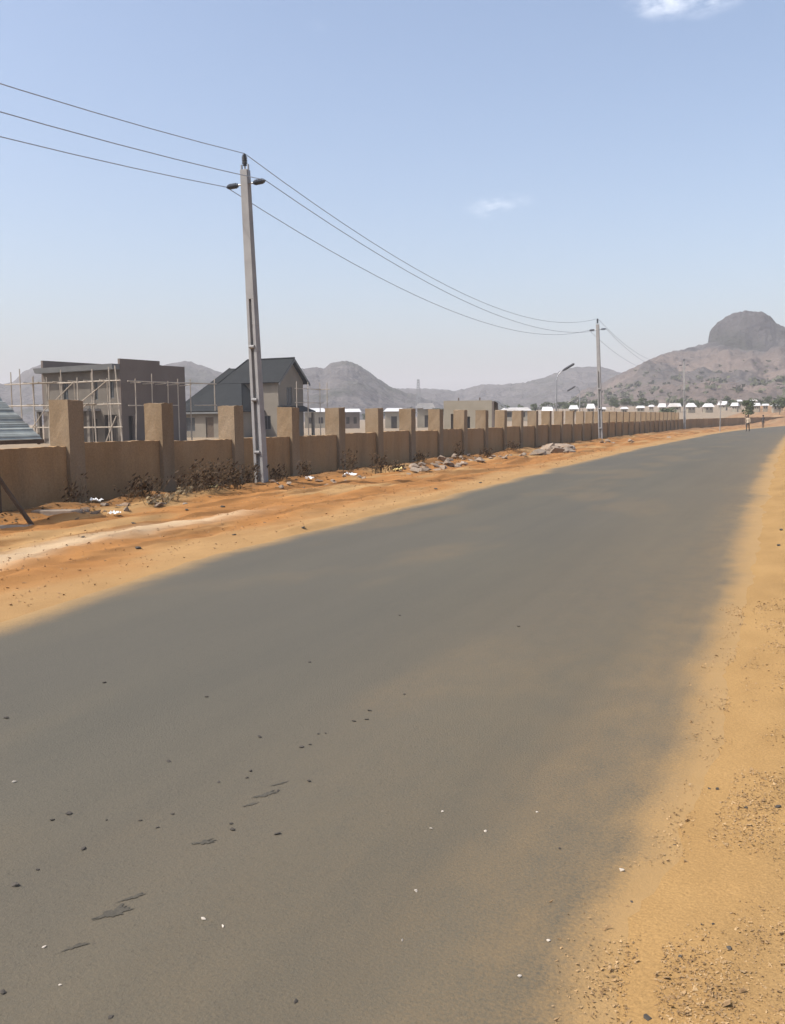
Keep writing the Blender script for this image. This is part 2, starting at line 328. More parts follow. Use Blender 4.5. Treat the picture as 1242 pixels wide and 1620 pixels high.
fs = [(j * nv + i, j * nv + i + 1, (j + 1) * nv + i + 1, (j + 1) * nv + i) for j in range(len(ry) - 1) for i in range(NU)]
b0 = len(vs)
for j, y in enumerate(ry):    # skirt: the broken left edge is 6 cm thick
    p = vs[j * nv]; vs.append((p[0] - .015, p[1], p[2] - .07)); dust.append(.3)
fs += [(j * nv, (j + 1) * nv, b0 + j + 1, b0 + j) for j in range(len(ry) - 1)]
me = bpy.data.meshes.new('road'); me.from_pydata(vs, [], fs); me.update()
a_ = me.attributes.new('dust', 'FLOAT', 'POINT'); a_.data.foreach_set('value', dust)
def road_mat():
    Mt = bpy.data.materials.new('dusty_asphalt'); Mt.use_nodes = True; nt = Mt.node_tree; N = nt.nodes; L = nt.links
    b = N['Principled BSDF']; b.inputs['Roughness'].default_value = .82; b.inputs['Specular IOR Level'].default_value = .3
    pos = N.new('ShaderNodeNewGeometry').outputs['Position']
    def nse(s, det, st=(1, 1, 1)):
        mp = N.new('ShaderNodeMapping'); mp.inputs['Scale'].default_value = st; L.new(pos, mp.inputs[0])
        n = N.new('ShaderNodeTexNoise'); n.inputs['Scale'].default_value = s; n.inputs['Detail'].default_value = det; n.inputs['Roughness'].default_value = .6; L.new(mp.outputs[0], n.inputs['Vector']); return n.outputs['Fac']
    def rng(v, a, c, lo=0, hi=1):
        r = N.new('ShaderNodeMapRange'); r.inputs['From Min'].default_value = a; r.inputs['From Max'].default_value = c; r.inputs['To Min'].default_value = lo; r.inputs['To Max'].default_value = hi; L.new(v, r.inputs['Value']); return r.outputs[0]
    def mixc(f, A, B):
        x = N.new('ShaderNodeMix'); x.data_type = 'RGBA'; L.new(f, x.inputs['Factor'])
        for k, v in (('A', A), ('B', B)):
            if isinstance(v, tuple): x.inputs[k].default_value = (*v, 1)
            else: L.new(v, x.inputs[k])
        return x.outputs['Result']
    base = mixc(rng(nse(.55, 6, (1, .28, 1)), .32, .68), (0.068, 0.062, 0.047), (0.085, 0.076, 0.054))
    base = mixc(rng(nse(1.1, 5, (1, .035, 1)), .45, .72, 0, .5), base, (0.105, 0.091, 0.064))
    base = mixc(rng(nse(1.7, 5, (1, .05, 1)), .52, .74, 0, .45), base, (0.054, 0.051, 0.040))
    base = mixc(rng(nse(6, 6, (1, .35, 1)), .56, .75, 0, .5), base, (0.092, 0.079, 0.055))
    base = mixc(rng(nse(24, 4, (1, .6, 1)), .66, .74, 0, .55), base, (0.043, 0.039, 0.031))
    base = mixc(rng(nse(.16, 3, (1, .4, 1)), .42, .66, 0, .6), base, (0.077, 0.070, 0.056))
    base = mixc(rng(nse(90, 3), .38, .72, 0, .34), base, (0.122, 0.106, 0.074))
    base = mixc(rng(nse(70, 2), .60, .72, 0, .5), base, (0.046, 0.041, 0.030))
    at = N.new('ShaderNodeAttribute'); at.attribute_name = 'dust'
    def mth(op, A, B, clamp=False):
        x = N.new('ShaderNodeMath'); x.operation = op; x.use_clamp = clamp
        for k, v in enumerate((A, B)):
            if isinstance(v, (int, float)): x.inputs[k].default_value = v
            else: L.new(v, x.inputs[k])
        return x.outputs[0]
    dn = mth('ADD', mth('MULTIPLY', rng(nse(5, 5, (1, .55, 1)), .3, .7, -.5, .5), .24), mth('MULTIPLY', rng(nse(75, 3), .3, .7, -.5, .5), .38))
    gate = mth('MULTIPLY', rng(at.outputs['Fac'], .02, .3), rng(at.outputs['Fac'], 1.0, .8))      # drifts and grains break up only the half-covered margin
    ad = N.new('ShaderNodeMath'); ad.operation = 'MULTIPLY_ADD'; L.new(dn, ad.inputs[0]); L.new(gate, ad.inputs[1]); L.new(at.outputs['Fac'], ad.inputs[2]); ad.use_clamp = True
    L.new(mixc(ad.outputs[0], base, mixc(rng(nse(3, 4), .35, .65), (.290, .180, .070), (.306, .192, .078))), b.inputs['Base Color'])
    bp = N.new('ShaderNodeBump'); bp.inputs['Strength'].default_value = .6; bp.inputs['Distance'].default_value = .006; L.new(nse(85, 5), bp.inputs['Height']); L.new(bp.outputs[0], b.inputs['Normal'])
    return Mt
road = struct(link('road', me, road_mat(), smooth=True))

# ------------------------------------------------------------------ hills
def hill(name, sky_pts, D, front, back, seed, mt, pw=1.0, rough=.10, n=170, nf=26, nb=8, end=.12, crag=0.0):
    x0, x1 = sky_pts[0][0], sky_pts[-1][0]
    vs = []
    ts = [-1 + i / nf for i in range(nf)] + [i / nb for i in range(nb + 1)]
    for i in range(n + 1):
        u = i / n; px = lerp(x0, x1, u); py = interp(sky_pts, px)
        py += 2.4 * fbm(px * .06, seed, 0, 5) + 1.2 * fbm(px * .3, seed, 3, 3)
        p = atd(px, py, D); dirn = Vector((p.x, p.y, 0)).normalized(); H = p.z
        e = sstep(0, end, u) * sstep(0, end, 1 - u); 
        for t in ts:
            r = D + (front * t if t < 0 else back * t)
            q = dirn * r
            pr = (1 - abs(t)) ** pw if t < 0 else 1 - t ** 1.5
            nn = fbm(q.x * .012, q.y * .012, seed, 5) + .5 * fbm(q.x * .05, q.y * .05, seed + 9, 3)
            z = H * pr * (1 + rough * 1.2 * nn * min(1, abs(t) * 5)) + H * rough * .9 * nn * min(1, abs(t) * 4) * (1 - abs(t))
            if crag: z += crag * ((1 - 2.2 * abs(fbm(q.x * .02, q.y * .02, seed + 3, 4))) + .5 * fbm(q.x * .12, q.y * .12, seed, 3)) * min(1, abs(t) * 6) * sstep(0, .12, 1 - abs(t)) - crag * .8 * min(1, abs(t) * 6)
            z = z * e - 6 * (abs(t) ** 4) - 2 * (1 - e)
            vs.append((q.x, q.y, z))
    k = len(ts)
    fs = [(i * k + j, (i + 1) * k + j, (i + 1) * k + j + 1, i * k + j + 1) for i in range(n) for j in range(k - 1)]
    me = bpy.data.meshes.new(name); me.from_pydata(vs, [], fs); me.update()
    bm = bmesh.new(); bm.from_mesh(me); bmesh.ops.recalc_face_normals(bm, faces=bm.faces); bm.to_mesh(me); bm.free()
    return struct(link(name, me, mt, smooth=True)), vs, k
hill('hill', [(-420, 640), (-250, 600), (-120, 585), (-40, 603), (5, 607), (22, 604), (35, 590), (50, 581), (70, 575), (110, 580), (170, 592), (240, 584), (270, 575), (294, 570), (310, 575), (335, 584), (380, 600), (430, 622), (470, 640)], 950, 330, 300, 3, M['hill_rock'])
hill('hill.001', [(360, 640), (420, 606), (455, 590), (475, 584), (500, 581), (514, 582), (522, 575), (535, 572), (550, 571), (562, 574), (575, 583), (590, 592), (605, 604), (622, 614), (650, 622), (700, 640), (740, 652)], 760, 300, 260, 11, M['hill_rock'])
hill('hill.002', [(540, 640), (600, 620), (640, 614), (690, 615), (720, 619), (745, 612), (765, 608), (795, 608), (832, 605), (860, 597), (885, 588), (905, 581), (930, 580), (950, 580), (970, 585), (990, 592), (1040, 600), (1120, 625), (1200, 645)], 1080, 380, 320, 19, M['hill_rock'], crag=3.0)
hC, vC, kC = hill('hill.003', [(820, 650), (880, 636), (940, 612), (975, 596), (992, 588), (1008, 578), (1032, 567), (1060, 556), (1085, 552), (1108, 546), (1125, 541), (1180, 540), (1242, 546), (1320, 556), (1450, 580), (1600, 610), (1750, 650)], 720, 400, 300, 27, M['hill_soil'], pw=1.25, rough=.16, n=300, nf=60, crag=3.2)
hill('rock_dome', [(1108, 560), (1119, 545), (1123, 524), (1135, 510), (1150, 500), (1164, 495), (1178, 491), (1190, 492), (1204, 494), (1218, 500), (1230, 512), (1245, 518), (1275, 524), (1310, 548), (1330, 570)], 740, 70, 120, 41, M['dome_rock'], pw=.42, rough=.10, n=150, nf=34, end=.06, crag=4.0)

# ------------------------------------------------------------------ boundary wall
def wall_path(s):      # centre of the wall's front face and its heading, s metres along
    y0 = 108.0
    if s <= y0: return Vector((-14.2, s, 0)), 0.0
    th = (s - y0) / 440.0
    return Vector((-14.2 + 440 * (1 - math.cos(th)), y0 + 440 * math.sin(th), 0)), -th
bw = empty('boundary_wall', (-14.2, 9.05, 0))
tag(bw, 'long unfinished brown rendered wall with tall square pillars beside the dirt verge', 'wall')
def pillar_mesh(seed):
    r = random.Random(seed); w, d, h = .45, .52, 2.16
    bm = bmesh.new(); nz_ = 9
    rows = []
    for i in range(nz_ + 1):
        z = -.25 + (h + .25) * i / nz_
        ring = []
        for (x, y) in ((-.5, 0), (-.17, 0), (.17, 0), (.5, 0), (.5, .33), (.5, .67), (.5, 1), (.17, 1), (-.17, 1), (-.5, 1), (-.5, .67), (-.5, .33)):
            ring.append(bm.verts.new((x * d + r.uniform(-.006, .006), y * w + r.uniform(-.006, .006), z + (r.uniform(-.022, .012) if i == nz_ else r.uniform(-.01, .01)))))
        rows.append(ring)
    for a, b in zip(rows, rows[1:]):
        for k in range(12): bm.faces.new((a[k], a[(k + 1) % 12], b[(k + 1) % 12], b[k]))
    bm.faces.new(rows[-1]); 
    me = bpy.data.meshes.new('pillar'); bmesh.ops.recalc_face_normals(bm, faces=bm.faces); bm.to_mesh(me); bm.free()
    me.materials.append(M['pillar']); return me
pm = [pillar_mesh(i) for i in range(6)]
SP = 3.12; S0 = 15.29
i = -2
while S0 + i * SP < 215:
    s = S0 + i * SP
    p, th = wall_path(s)
    has = s < 119
    if has:
        o = bpy.data.objects.new('pillar', rnd.choice(pm)); COL.objects.link(o); o.parent = bw
        q = Matrix.Rotation(th, 3, 'Z') @ Vector((.10 - .26, 0, 0))
        o.location = p + q - bw.location; o.rotation_euler.z = th
        o.scale.z = {0: 1.05, 1: 1.03, 2: 1.015}.get(i, 1.0) + rnd.uniform(-.008, .008)
    # panel to the next pillar
    n = 22; L_ = SP - (.45 if has else 0); h = 1.30 + rnd.uniform(-.02, .02) + (.05 if i == 0 else 0); 
    h1 = h + rnd.uniform(-.015, .015)
    mb = MB()
    off = .45 if has else 0
    prof = [(k / n, lerp(h, h1, k / n) + rnd.uniform(-.016, .010)) for k in range(n + 1)]
    for (u0, z0), (u1, z1) in zip(prof, prof[1:]):
        y0, y1 = off + u0 * L_ - (.006 if u0 == 0 else 0), off + u1 * L_ + (.006 if u1 == 1 else 0)
        f0, f1 = .006 * fbm(s + u0 * 3, 1, 2, 2), .006 * fbm(s + u1 * 3, 1, 2, 2)
        mb.hexa([(-.21, y0, -.3), (f0, y0, -.3), (f1, y1, -.3), (-.21, y1, -.3), (-.21, y0, z0), (f0, y0, z0), (f1, y1, z1), (-.21, y1, z1)])
    bm = bmesh.new(); me = mb.mesh('wall_panel'); bm.from_mesh(me); bmesh.ops.remove_doubles(bm, verts=bm.verts, dist=1e-4)
    seen = {}
    for f_ in list(bm.faces):
        key = tuple(sorted(v.index for v in f_.verts)); seen.setdefault(key, []).append(f_)
    for v_ in seen.values():
        if len(v_) > 1: bmesh.ops.delete(bm, geom=v_, context='FACES_ONLY')
    bmesh.ops.recalc_face_normals(bm, faces=bm.faces); bm.to_mesh(me); bm.free()
    o = link('wall_panel', me, M['render'], bw); o.location = p - bw.location; o.rotation_euler.z = th
    i += 1

# ------------------------------------------------------------------ utility poles and cables
def utility_pole(base, lean, label, h=8.34, detail=True):
    t = empty('utility_pole', base); tag(t, label, 'pole', 'concrete poles along the verge')
    def P(x, y, z): return (x + lean * z / h, y, z)
    def hw(z): return lerp(.145, .105, max(z, 0) / h)    # half width (X), constant-ish depth
    def hd(z): return lerp(.125, .09, max(z, 0) / h)
    mb = MB(); zc = 5.0
    N_ = 8
    for k in range(N_):
        z0, z1 = lerp(-.5, zc, k / N_), lerp(-.5, zc, (k + 1) / N_)
        for sx in (-1, 1):      # two flanges with an open channel between, web set back
            a0, a1 = hw(z0), hw(z1); fw = .085
            xs0 = sorted((sx * a0, sx * (a0 - fw))); xs1 = sorted((sx * a1, sx * (a1 - fw)))
            mb.hexa([P(xs0[0], -hd(z0), z0), P(xs0[1], -hd(z0), z0), P(xs0[1], hd(z0), z0), P(xs0[0], hd(z0), z0),
                     P(xs1[0], -hd(z1), z1), P(xs1[1], -hd(z1), z1), P(xs1[1], hd(z1), z1), P(xs1[0], hd(z1), z1)])
        i0, i1 = hw(z0) - .08, hw(z1) - .08
        mb.hexa([P(-i0, -.03, z0), P(i0, -.03, z0), P(i0, .03, z0), P(-i0, .03, z0), P(-i1, -.03, z1), P(i1, -.03, z1), P(i1, .03, z1), P(-i1, .03, z1)])
    z0, z1 = zc, h
    mb.hexa([P(-hw(z0), -hd(z0), z0), P(hw(z0), -hd(z0), z0), P(hw(z0), hd(z0), z0), P(-hw(z0), hd(z0), z0), P(-hw(z1), -hd(z1), z1), P(hw(z1), -hd(z1), z1), P(hw(z1), hd(z1), z1), P(-hw(z1), hd(z1), z1)])
    mb.build('shaft', M['concrete'], t, bevel=.008)
    for z in (.95, 2.35, 3.75):
        s_ = MB(); s_.tube([P(-.075, -hd(z) - .02, z), P(.075, -hd(z) - .02, z)], .045, 8); s_.tube([P(0, -hd(z) - .035, z), P(0, .02, z)], .03, 6); s_.build('climbing_step', M['concrete'], t, smooth=False)
    def insul(a, b, name='insulator'):
        a, b = Vector(a), Vector(b); mb = MB(); d = b - a; n = 7; pts = []; rad = []
        for k in range(n):
            u0 = .28 + .68 * k / n; du = .68 / n; rr = .075 if 0 < k < n - 1 else .055
            for uu, r_ in ((u0, .035), (u0 + du * .25, rr), (u0 + du * .5, rr), (u0 + du * .8, .04)): pts.append(a + d * uu); rad.append(r_)
        pts.append(b); rad.append(.02)
        mb.tube(pts, rad, 10); o = mb.build(name, M['insul'], t, smooth=True)
        pb = MB(); pb.tube([a, a + d * .3], .022, 6); pb.build('pin', M['steel'], o)
        return o
    insul(P(0, 0, h - .02), P(0, 0, h + .42))
    insul(P(-hw(h) + .01, 0, h - .36), P(-.60, 0, h - .38)); insul(P(hw(h) - .01, 0, h - .36), P(.60, 0, h - .33))
    cb = MB()
    for sx in (-1, 1): cb.hexa([P(sx * .10 - .014, -.03, h - .25), P(sx * .10 + .014, -.03, h - .25), P(sx * .10 + .014, .03, h - .25), P(sx * .10 - .014, .03, h - .25), P(sx * .10 - .014, -.03, h + .14), P(sx * .10 + .014, -.03, h + .14), P(sx * .10 + .014, .03, h + .14), P(sx * .10 - .014, .03, h + .14)])
    cb.build('top_bracket', M['steel'], t)
    return t
PO = [((-13.4, -25.0), -.25), ((-13.36, 21.66), -.28), ((-13.42, 68.08), -.33), ((-13.6, 121.5), -.24), ((-10.4, 175.0), -.2)]
PL = [None, 'tallest concrete utility pole with open lower channel and dark insulators, nearest the camera', 'grey concrete utility pole in the middle distance beside the curved street lamp', 'small far concrete utility pole in front of the pinkish hillside', None]
for (b, ln), lb in zip(PO, PL):
    if lb: utility_pole((b[0], b[1], -.02), ln, lb)
for off, dz, lb, sg in ((0, .40, 'topmost of the three overhead cables strung between the concrete poles', (1.35, 1.72, 1.6, 1.5)), (.60, -.34, 'overhead cable carried on the road side insulators of the poles', (1.3, 1.55, 1.6, 1.5)), (-.60, -.39, 'lowest overhead cable, carried on the wall side insulators of the poles', (1.3, 1.6, 1.6, 1.5))):
    pts = []
    for k in range(len(PO) - 1):
        A = Vector((PO[k][0][0] + PO[k][1] + off, PO[k][0][1], 8.34 + dz)); B = Vector((PO[k + 1][0][0] + PO[k + 1][1] + off, PO[k + 1][0][1], 8.34 + dz))
        for q in range(24):
            u = q / 24; p = A.lerp(B, u); p.z -= 4 * sg[k] * u * (1 - u); pts.append(p)
    mb = MB(); mb.tube(pts, .011, 5); tag(mb.build('overhead_cable', M['cable'], smooth=True), lb, 'cable', 'overhead cables')

# ------------------------------------------------------------------ leaning shelter at far left
sh = empty('roadside_shelter', (-12.6, 11.4, 0)); tag(sh, 'low lean-to shelter with ribbed pale metal roof and propped pole against the wall', 'shelter')
for k in range(2):          # ribbed sheets, eave towards the road, rising to the wall
    y0, y1 = 12.95 - 11.4 - 1.25 * (k + 1) + (.05 if k else 0), 12.95 - 11.4 - 1.25 * k
    for row, (xa, xb, za, zb) in enumerate(((.02, -.50, 1.50, 1.90), (-.44, -1.0, 1.875, 2.30))):
        mb = MB(); n = 40
        for q in range(n):
            u0, u1 = q / n, (q + 1) / n
            # ribs run across the slope
            for_x = lambda u: lerp(xa, xb, u)
            zz = lambda u: lerp(za, zb, u) + .022 * abs(math.sin(u * PI * 4)) ** 3 + row * -.012
            mb.quad([(for_x(u0), y0, zz(u0)), (for_x(u0), y1, zz(u0)), (for_x(u1), y1, zz(u1)), (for_x(u1), y0, zz(u1))])
        o = mb.build('roof_sheet', M['zinc'], sh); sm = o.modifiers.new('s', 'SOLIDIFY'); sm.thickness = .008
mb = MB(); mb.box(-.06, .03, -.95, 1.60, 1.42, 1.49); mb.build('eave_beam', M['dark_wood'], sh)
mb = MB(); mb.box(-1.02, -.94, -.95, 1.55, 2.18, 2.27); mb.build('ridge_beam', M['dark_wood'], sh)
for y in (.05, 1.50):
    mb = MB(); mb.hexa([(0, y - .03, 1.40), (0, y + .03, 1.40), (-.98, y + .03, 2.18), (-.98, y - .03, 2.18), (0, y - .03, 1.46), (0, y + .03, 1.46), (-.98, y + .03, 2.24), (-.98, y - .03, 2.24)]); mb.build('rafter', M['dark_wood'], sh)
mb = MB(); mb.tube([(.36, .93, -.05), (.16, .55, .65), (-.02, .12, 1.44)], [.042, .038, .034], 8); mb.build('prop_pole', M['dark_wood'], sh)
mb = MB(); mb.tube([(-.02, -.85, -.1), (-.02, -.85, 1.43)], .04, 8); mb.build('post', M['dark_wood'], sh)
for y in (-.85, 1.45):
    mb = MB(); mb.tube([(-.98, y, -.1), (-.98, y, 2.2)], .04, 8); mb.build('post', M['dark_wood'], sh)
for nm, px, py, sz, lb in (('concrete_slab', 14, 838, (.75, .5, .05), 'flat pale concrete slab lying under the shelter edge'), ('concrete_slab', 92, 820, (.95, .28, .07), 'long thin pale slab lying at the foot of the wall beside the prop pole')):
    g = gnd(px, py); mb = MB(); x, y, z = sz
    mb.hexa([(-x / 2, -y / 2, -.04), (x / 2, -y * .42, -.04), (x * .47, y / 2, -.04), (-x * .45, y * .46, -.04), (-x / 2 + .02, -y / 2 + .02, z), (x / 2 - .02, -y * .40, z * .8), (x * .45, y / 2 - .02, z), (-x * .43, y * .44, z * 1.1)])
    o = mb.build(nm, M['stone'], bevel=.01); o.location = (g.x, g.y, ground_z(g.x, g.y)); o.rotation_euler.z = R(28); tag(o, lb, 'slab')

# ------------------------------------------------------------------ buildings
def pierced(mb, axis, p0, p1, q, th, z0, z1, holes, mi=0):
    """wall of thickness th along an axis with real openings (a0,a1,z0,z1)"""
    us = sorted({p0, p1, *[h[0] for h in holes], *[h[1] for h in holes]}); zs = sorted({z0, z1, *[h[2] for h in holes], *[h[3] for h in holes]})
    for a, b in zip(us, us[1:]):
        run = None
        for c, d in zip(zs, zs[1:]):
            hole = any(h[0] <= a and b <= h[1] and h[2] <= c and d <= h[3] for h in holes)
            if hole:
                if run: put(mb, axis, a, b, q, th, run[0], run[1], mi); run = None
            else: run = (run[0], d) if run else (c, d)
        if run: put(mb, axis, a, b, q, th, run[0], run[1], mi)
def put(mb, axis, a, b, q, th, c, d, mi):
    if axis == 'x': mb.box(a, b, q, q + th, c, d, mi)
    else: mb.box(q, q + th, a, b, c, d, mi)
def window(parent, axis, h, q, frame=M['fascia'], out=-1, glass='glass'):
    a0, a1, z0, z1 = h; f = MB(); t = .06; w = .05
    e = .004
    for (p, r_, c, d) in ((a0 + e, a0 + w, z0 + e, z1 - e), (a1 - w, a1 - e, z0 + e, z1 - e), (a0 + w, a1 - w, z0 + e, z0 + w), (a0 + w, a1 - w, z1 - w, z1 - e), ((a0 + a1) / 2 - .02, (a0 + a1) / 2 + .02, z0 + w, z1 - w)):
        put(f, axis, p, r_, q, t, c, d, 0)
    o = f.build('window', frame, parent)
    g = MB(); put(g, axis, a0 + w, a1 - w, q + .02, .012, z0 + w, z1 - w, 0); g.build('pane', M[glass], o)
    return o

# two-storey shell in scaffolding
K = Vector((-48.56, 58.46, 0))
b1 = empty('unfinished_building', K, R(-6)); tag(b1, 'grey two-storey house shell with slanting parapet walls, wrapped in timber scaffolding', 'building')
L1, L2, L3 = 8.9, 4.35, 7.5
FH = [(-6.4, -5.85, 3.55, 4.95), (-3.3, -2.95, 3.5, 5.0), (-2.85, -2.5, 3.5, 5.0), (-1.2, -.75, 3.6, 4.9), (-3.7, -2.7, 0.2, 2.0), (-1.9, -.5, 0.0, 2.3), (-8.0, -6.6, .7, 2.0)]
mb = MB(); pierced(mb, 'x', -L1 + .22, -.22, 0, .22, -.2, 6.15, FH); mb.build('front_wall', M['block'], b1)
mb = MB(); pierced(mb, 'y', 0, L2, -.22, .22, -.2, 6.62, [(.7, 1.2, .3, 2.2)]); mb.build('side_wall', M['grey_plaster'], b1)
mb = MB(); pierced(mb, 'y', L2 + .003, L3, -.42, .22, -.2, 6.30, [(4.95, 5.45, .2, 2.1)]); mb.box(-.42, 0 - .003, L2 + .003, L2 + .2, -.2, 6.30); mb.build('side_wall', M['grey_plaster'], b1)
mb = MB(); mb.box(-L1, -L1 + .22, 0, L3, -.2, 6.80); mb.build('side_wall', M['grey_plaster'], b1)
mb = MB(); mb.box(-L1 + .22, -.42, L3 - .22, L3, -.2, 6.2); mb.build('back_wall', M['grey_plaster'], b1)
mb = MB(); mb.box(-L1 + .223, -.423, .223, L3 - .223, 5.5, 5.7); mb.build('roof_slab', M['concrete'], b1)
mb = MB(); mb.box(-L1 + .223, -.425, .223, L3 - .223, 2.7, 2.9); mb.build('floor_slab', M['concrete'], b1)
mb = MB(); mb.hexa([(-L1 + .1, -.75, 5.72), (-.02, -.75, 5.78), (-.02, -.003, 5.78), (-L1 + .1, -.003, 5.72), (-L1 + .02, -.85, 6.12), (-.02, -.85, 6.20), (-.02, -.003, 6.20), (-L1 + .02, -.003, 6.12)]); mb.build('canopy_fascia', M['fascia'], b1)
mb = MB(); mb.box(-L1 + .5, -2.3, -1.3, -.003, 2.62, 2.80); mb.build('balcony_slab', M['concrete'], b1)
for x in (-8.2, -5.4, -2.5):
    mb = MB(); mb.box(x, x + .28, -1.25, -.97, -.2, 2.617); mb.build('column', M['block'], b1)
for h in FH[:4]: window(b1, 'x', h, .09)
for h in FH[4:]:
    mb = MB(); put(mb, 'x', h[0] - .05, h[1] + .05, .24, .05, h[2] - .05, h[3] + .05, 0); mb.build('dark_backing', M['dark'], b1)  # dark sheets stand in for the unlit interior behind the openings
mb = MB(); put(mb, 'y', .65, 1.25, -.30, .05, .25, 2.25, 0); mb.build('dark_backing', M['dark'], b1)
mb = MB(); put(mb, 'y', 4.9, 5.5, -.50, .05, .15, 2.15, 0); mb.build('dark_backing', M['dark'], b1)  # side openings closed with the same painted-in interior darkness

sf = empty('scaffolding', K, R(-6)); tag(sf, 'pale timber pole scaffolding lashed around the two-storey house shell', 'scaffolding')
def sp(a, b, r=.05, nm='scaffold_pole'):
    a, b = Vector(a), Vector(b); mid = a.lerp(b, .5) + Vector((rnd.uniform(-.05, .05), rnd.uniform(-.04, .04), rnd.uniform(-.03, .03)))
    mb = MB(); mb.tube([a, mid, b], [r * 1.05, r, r * .85], 6); return mb.build(nm, M['wood'], sf)
for x, zt, yy in ((-9.7, 6.1, -1.5), (-8.0, 5.4, -1.55), (-6.3, 4.9, -1.6), (-4.75, 5.85, -1.5), (-3.1, 5.2, -1.6), (-1.25, 5.8, -1.55), (.35, 5.9, -1.5), (-11.2, 5.9, -1.2), (-10.4, 5.6, .4)):
    sp((x + rnd.uniform(-.1, .1), yy, -.1), (x + rnd.uniform(-.15, .15), yy, zt), .055)
sp((1.3, -1.3, -.1), (.75, -1.25, 6.0), .06); sp((-.2, -1.6, .1), (.9, -1.45, 2.2), .045)
for z in (1.33, 3.08, 4.83):
    sp((-11.6, -1.45, z + .05), (-4.5, -1.62, z), .055); sp((-4.9, -1.62, z - .02), (1.5, -1.45, z + .03), .06)
for z in (1.4, 3.1): sp((-12.0, -1.3, z), (-9.0, -.6, z + .05), .05)
for k, y in enumerate((1.0, 2.4, 3.8, 5.3, 6.8)):
    sp((-.6 if y < 4.3 else -.8, y, 4.75 - .02 * k), (1.15, y, 4.78), .05)      # putlogs through the side wall
    if k in (3, 4): sp((1.0, y, -.1), (1.0, y, 5.2), .05)
sp((1.05, 4.6, 4.86), (1.05, 10.0, 4.9), .055); sp((1.05, 7.2, 3.05), (1.05, 10.0, 3.1), .05); sp((1.05, 9.8, 2.6), (1.05, 9.8, 5.3), .05)
for x in (-7.2, -5.5, -3.9, -2.2, -.4): sp((x, -.95, -.1), (x + rnd.uniform(-.2, .2), -1.0, rnd.uniform(4.6, 5.6)), .045)
for x0, x1, z0, z1 in ((-9.5, -6.4, .2, 3.0), (-6.0, -3.2, 3.1, 4.9), (-3.0, .2, 3.1, 4.8), (-5.0, -2.0, 1.3, 3.1)): sp((x0, -1.68, z0), (x1, -1.7, z1), .04)
for x in (-8.6, -6.9, -5.1, -3.4, -1.7, 0): sp((x, -1.85, 3.18), (x + .1, -.75, 3.2), .04); sp((x - .3, -1.85, 4.95), (x - .2, -.75, 4.93), .04)
for y in (.4, 2.2, 4.0): sp((1.0, y, -.1), (1.05, y + .1, rnd.uniform(4.9, 5.6)), .045)
sp((1.05, -.3, 4.86), (1.05, 5.0, 4.88), .05); sp((1.05, -.3, 3.0), (1.05, 5.2, 3.05), .045)
pb = MB(); pb.box(-4.4, -1.0, -1.75, -1.45, 3.14, 3.18); pb.build('scaffold_plank', M['wood'], sf)
pb = MB(); pb.box(-8.4, -5.2, -1.78, -1.48, 4.89, 4.93); pb.build('scaffold_plank', M['wood'], sf)

# house with grey gabled roof
G = atd(441, 660, 96); G.z = 0
b2 = empty('gabled_house', G, R(-4)); tag(b2, 'house with steep dark grey gabled roof and beige walls behind the nearest pole', 'house')
W_, Dp = 6.6, 4.6      # main block: x from -W_ to 0, y 0..Dp, gable wall at x = 0
GH = [(1.5, 2.5, 3.2, 5.1), (1.4, 2.4, .9, 2.2)]
mb = MB(); pierced(mb, 'y', 0, Dp, -.22, .22, -.2, 5.75, GH)
mb.hexa([(-.22, 0, 5.75), (0, 0, 5.75), (0, Dp, 5.75), (-.22, Dp, 5.75), (-.22, Dp / 2 - .05, 7.85), (0, Dp / 2 - .05, 7.85), (0, Dp / 2 + .05, 7.85), (-.22, Dp / 2 + .05, 7.85)]); mb.build('gable_wall', M['house_plaster'], b2)
mb = MB(); pierced(mb, 'x', -W_, -.22, 0, .22, -.2, 5.75, [(-1.9, -1.0, .8, 2.2), (-4.6, -3.6, .8, 2.2)]); mb.box(-W_, -W_ + .22, .22, Dp, -.2, 5.75); mb.box(-W_ + .22, -.22, Dp - .22, Dp, -.2, 5.75); mb.build('wall', M['house_plaster'], b2)
for h in GH: window(b2, 'y', h, -.12)
for h in [(-1.9, -1.0, .8, 2.2), (-4.6, -3.6, .8, 2.2)]: window(b2, 'x', h, .09)
rz, ez, ov = 8.05, 5.55, .55
mb = MB()
rl = -W_ + 1.2
for th_ in (0,):
    A = (ov, -ov, ez); B = (ov, Dp / 2, rz); Cc = (rl, Dp / 2, rz); Dd = (-W_ - ov, -ov, ez); E_ = (-W_ - ov, Dp + ov, ez); F_ = (ov, Dp + ov, ez)
    mb.quad([A, B, Cc, Dd]); mb.quad([Dd, Cc, E_]); mb.quad([E_, Cc, B, F_])
ro = mb.build('roof', M['roof_grey'], b2); s_ = ro.modifiers.new('s', 'SOLIDIFY'); s_.thickness = .12; s_.offset = -1
rb = MB(); rb.tube([(rl, Dp / 2, rz + .04), (ov, Dp / 2, rz + .04)], .08, 8); rb.tube([(rl, Dp / 2, rz + .04), (-W_ - ov, -ov, ez + .06)], .07, 8); rb.build('ridge_cap', M['roof_grey'], ro)
bgm = MB()
for y0, z0, y1, z1 in ((-ov, ez - .16, Dp / 2, rz - .16), (Dp + ov, ez - .16, Dp / 2, rz - .16)):
    bgm.hexa([(ov - .04, y0, z0 - .14), (ov + .02, y0, z0 - .14), (ov + .02, y1, z1 - .14), (ov - .04, y1, z1 - .14), (ov - .04, y0, z0 + .1), (ov + .02, y0, z0 + .1), (ov + .02, y1, z1 + .1), (ov - .04, y1, z1 + .1)])
bgm.build('barge_board', M['fascia'], ro)
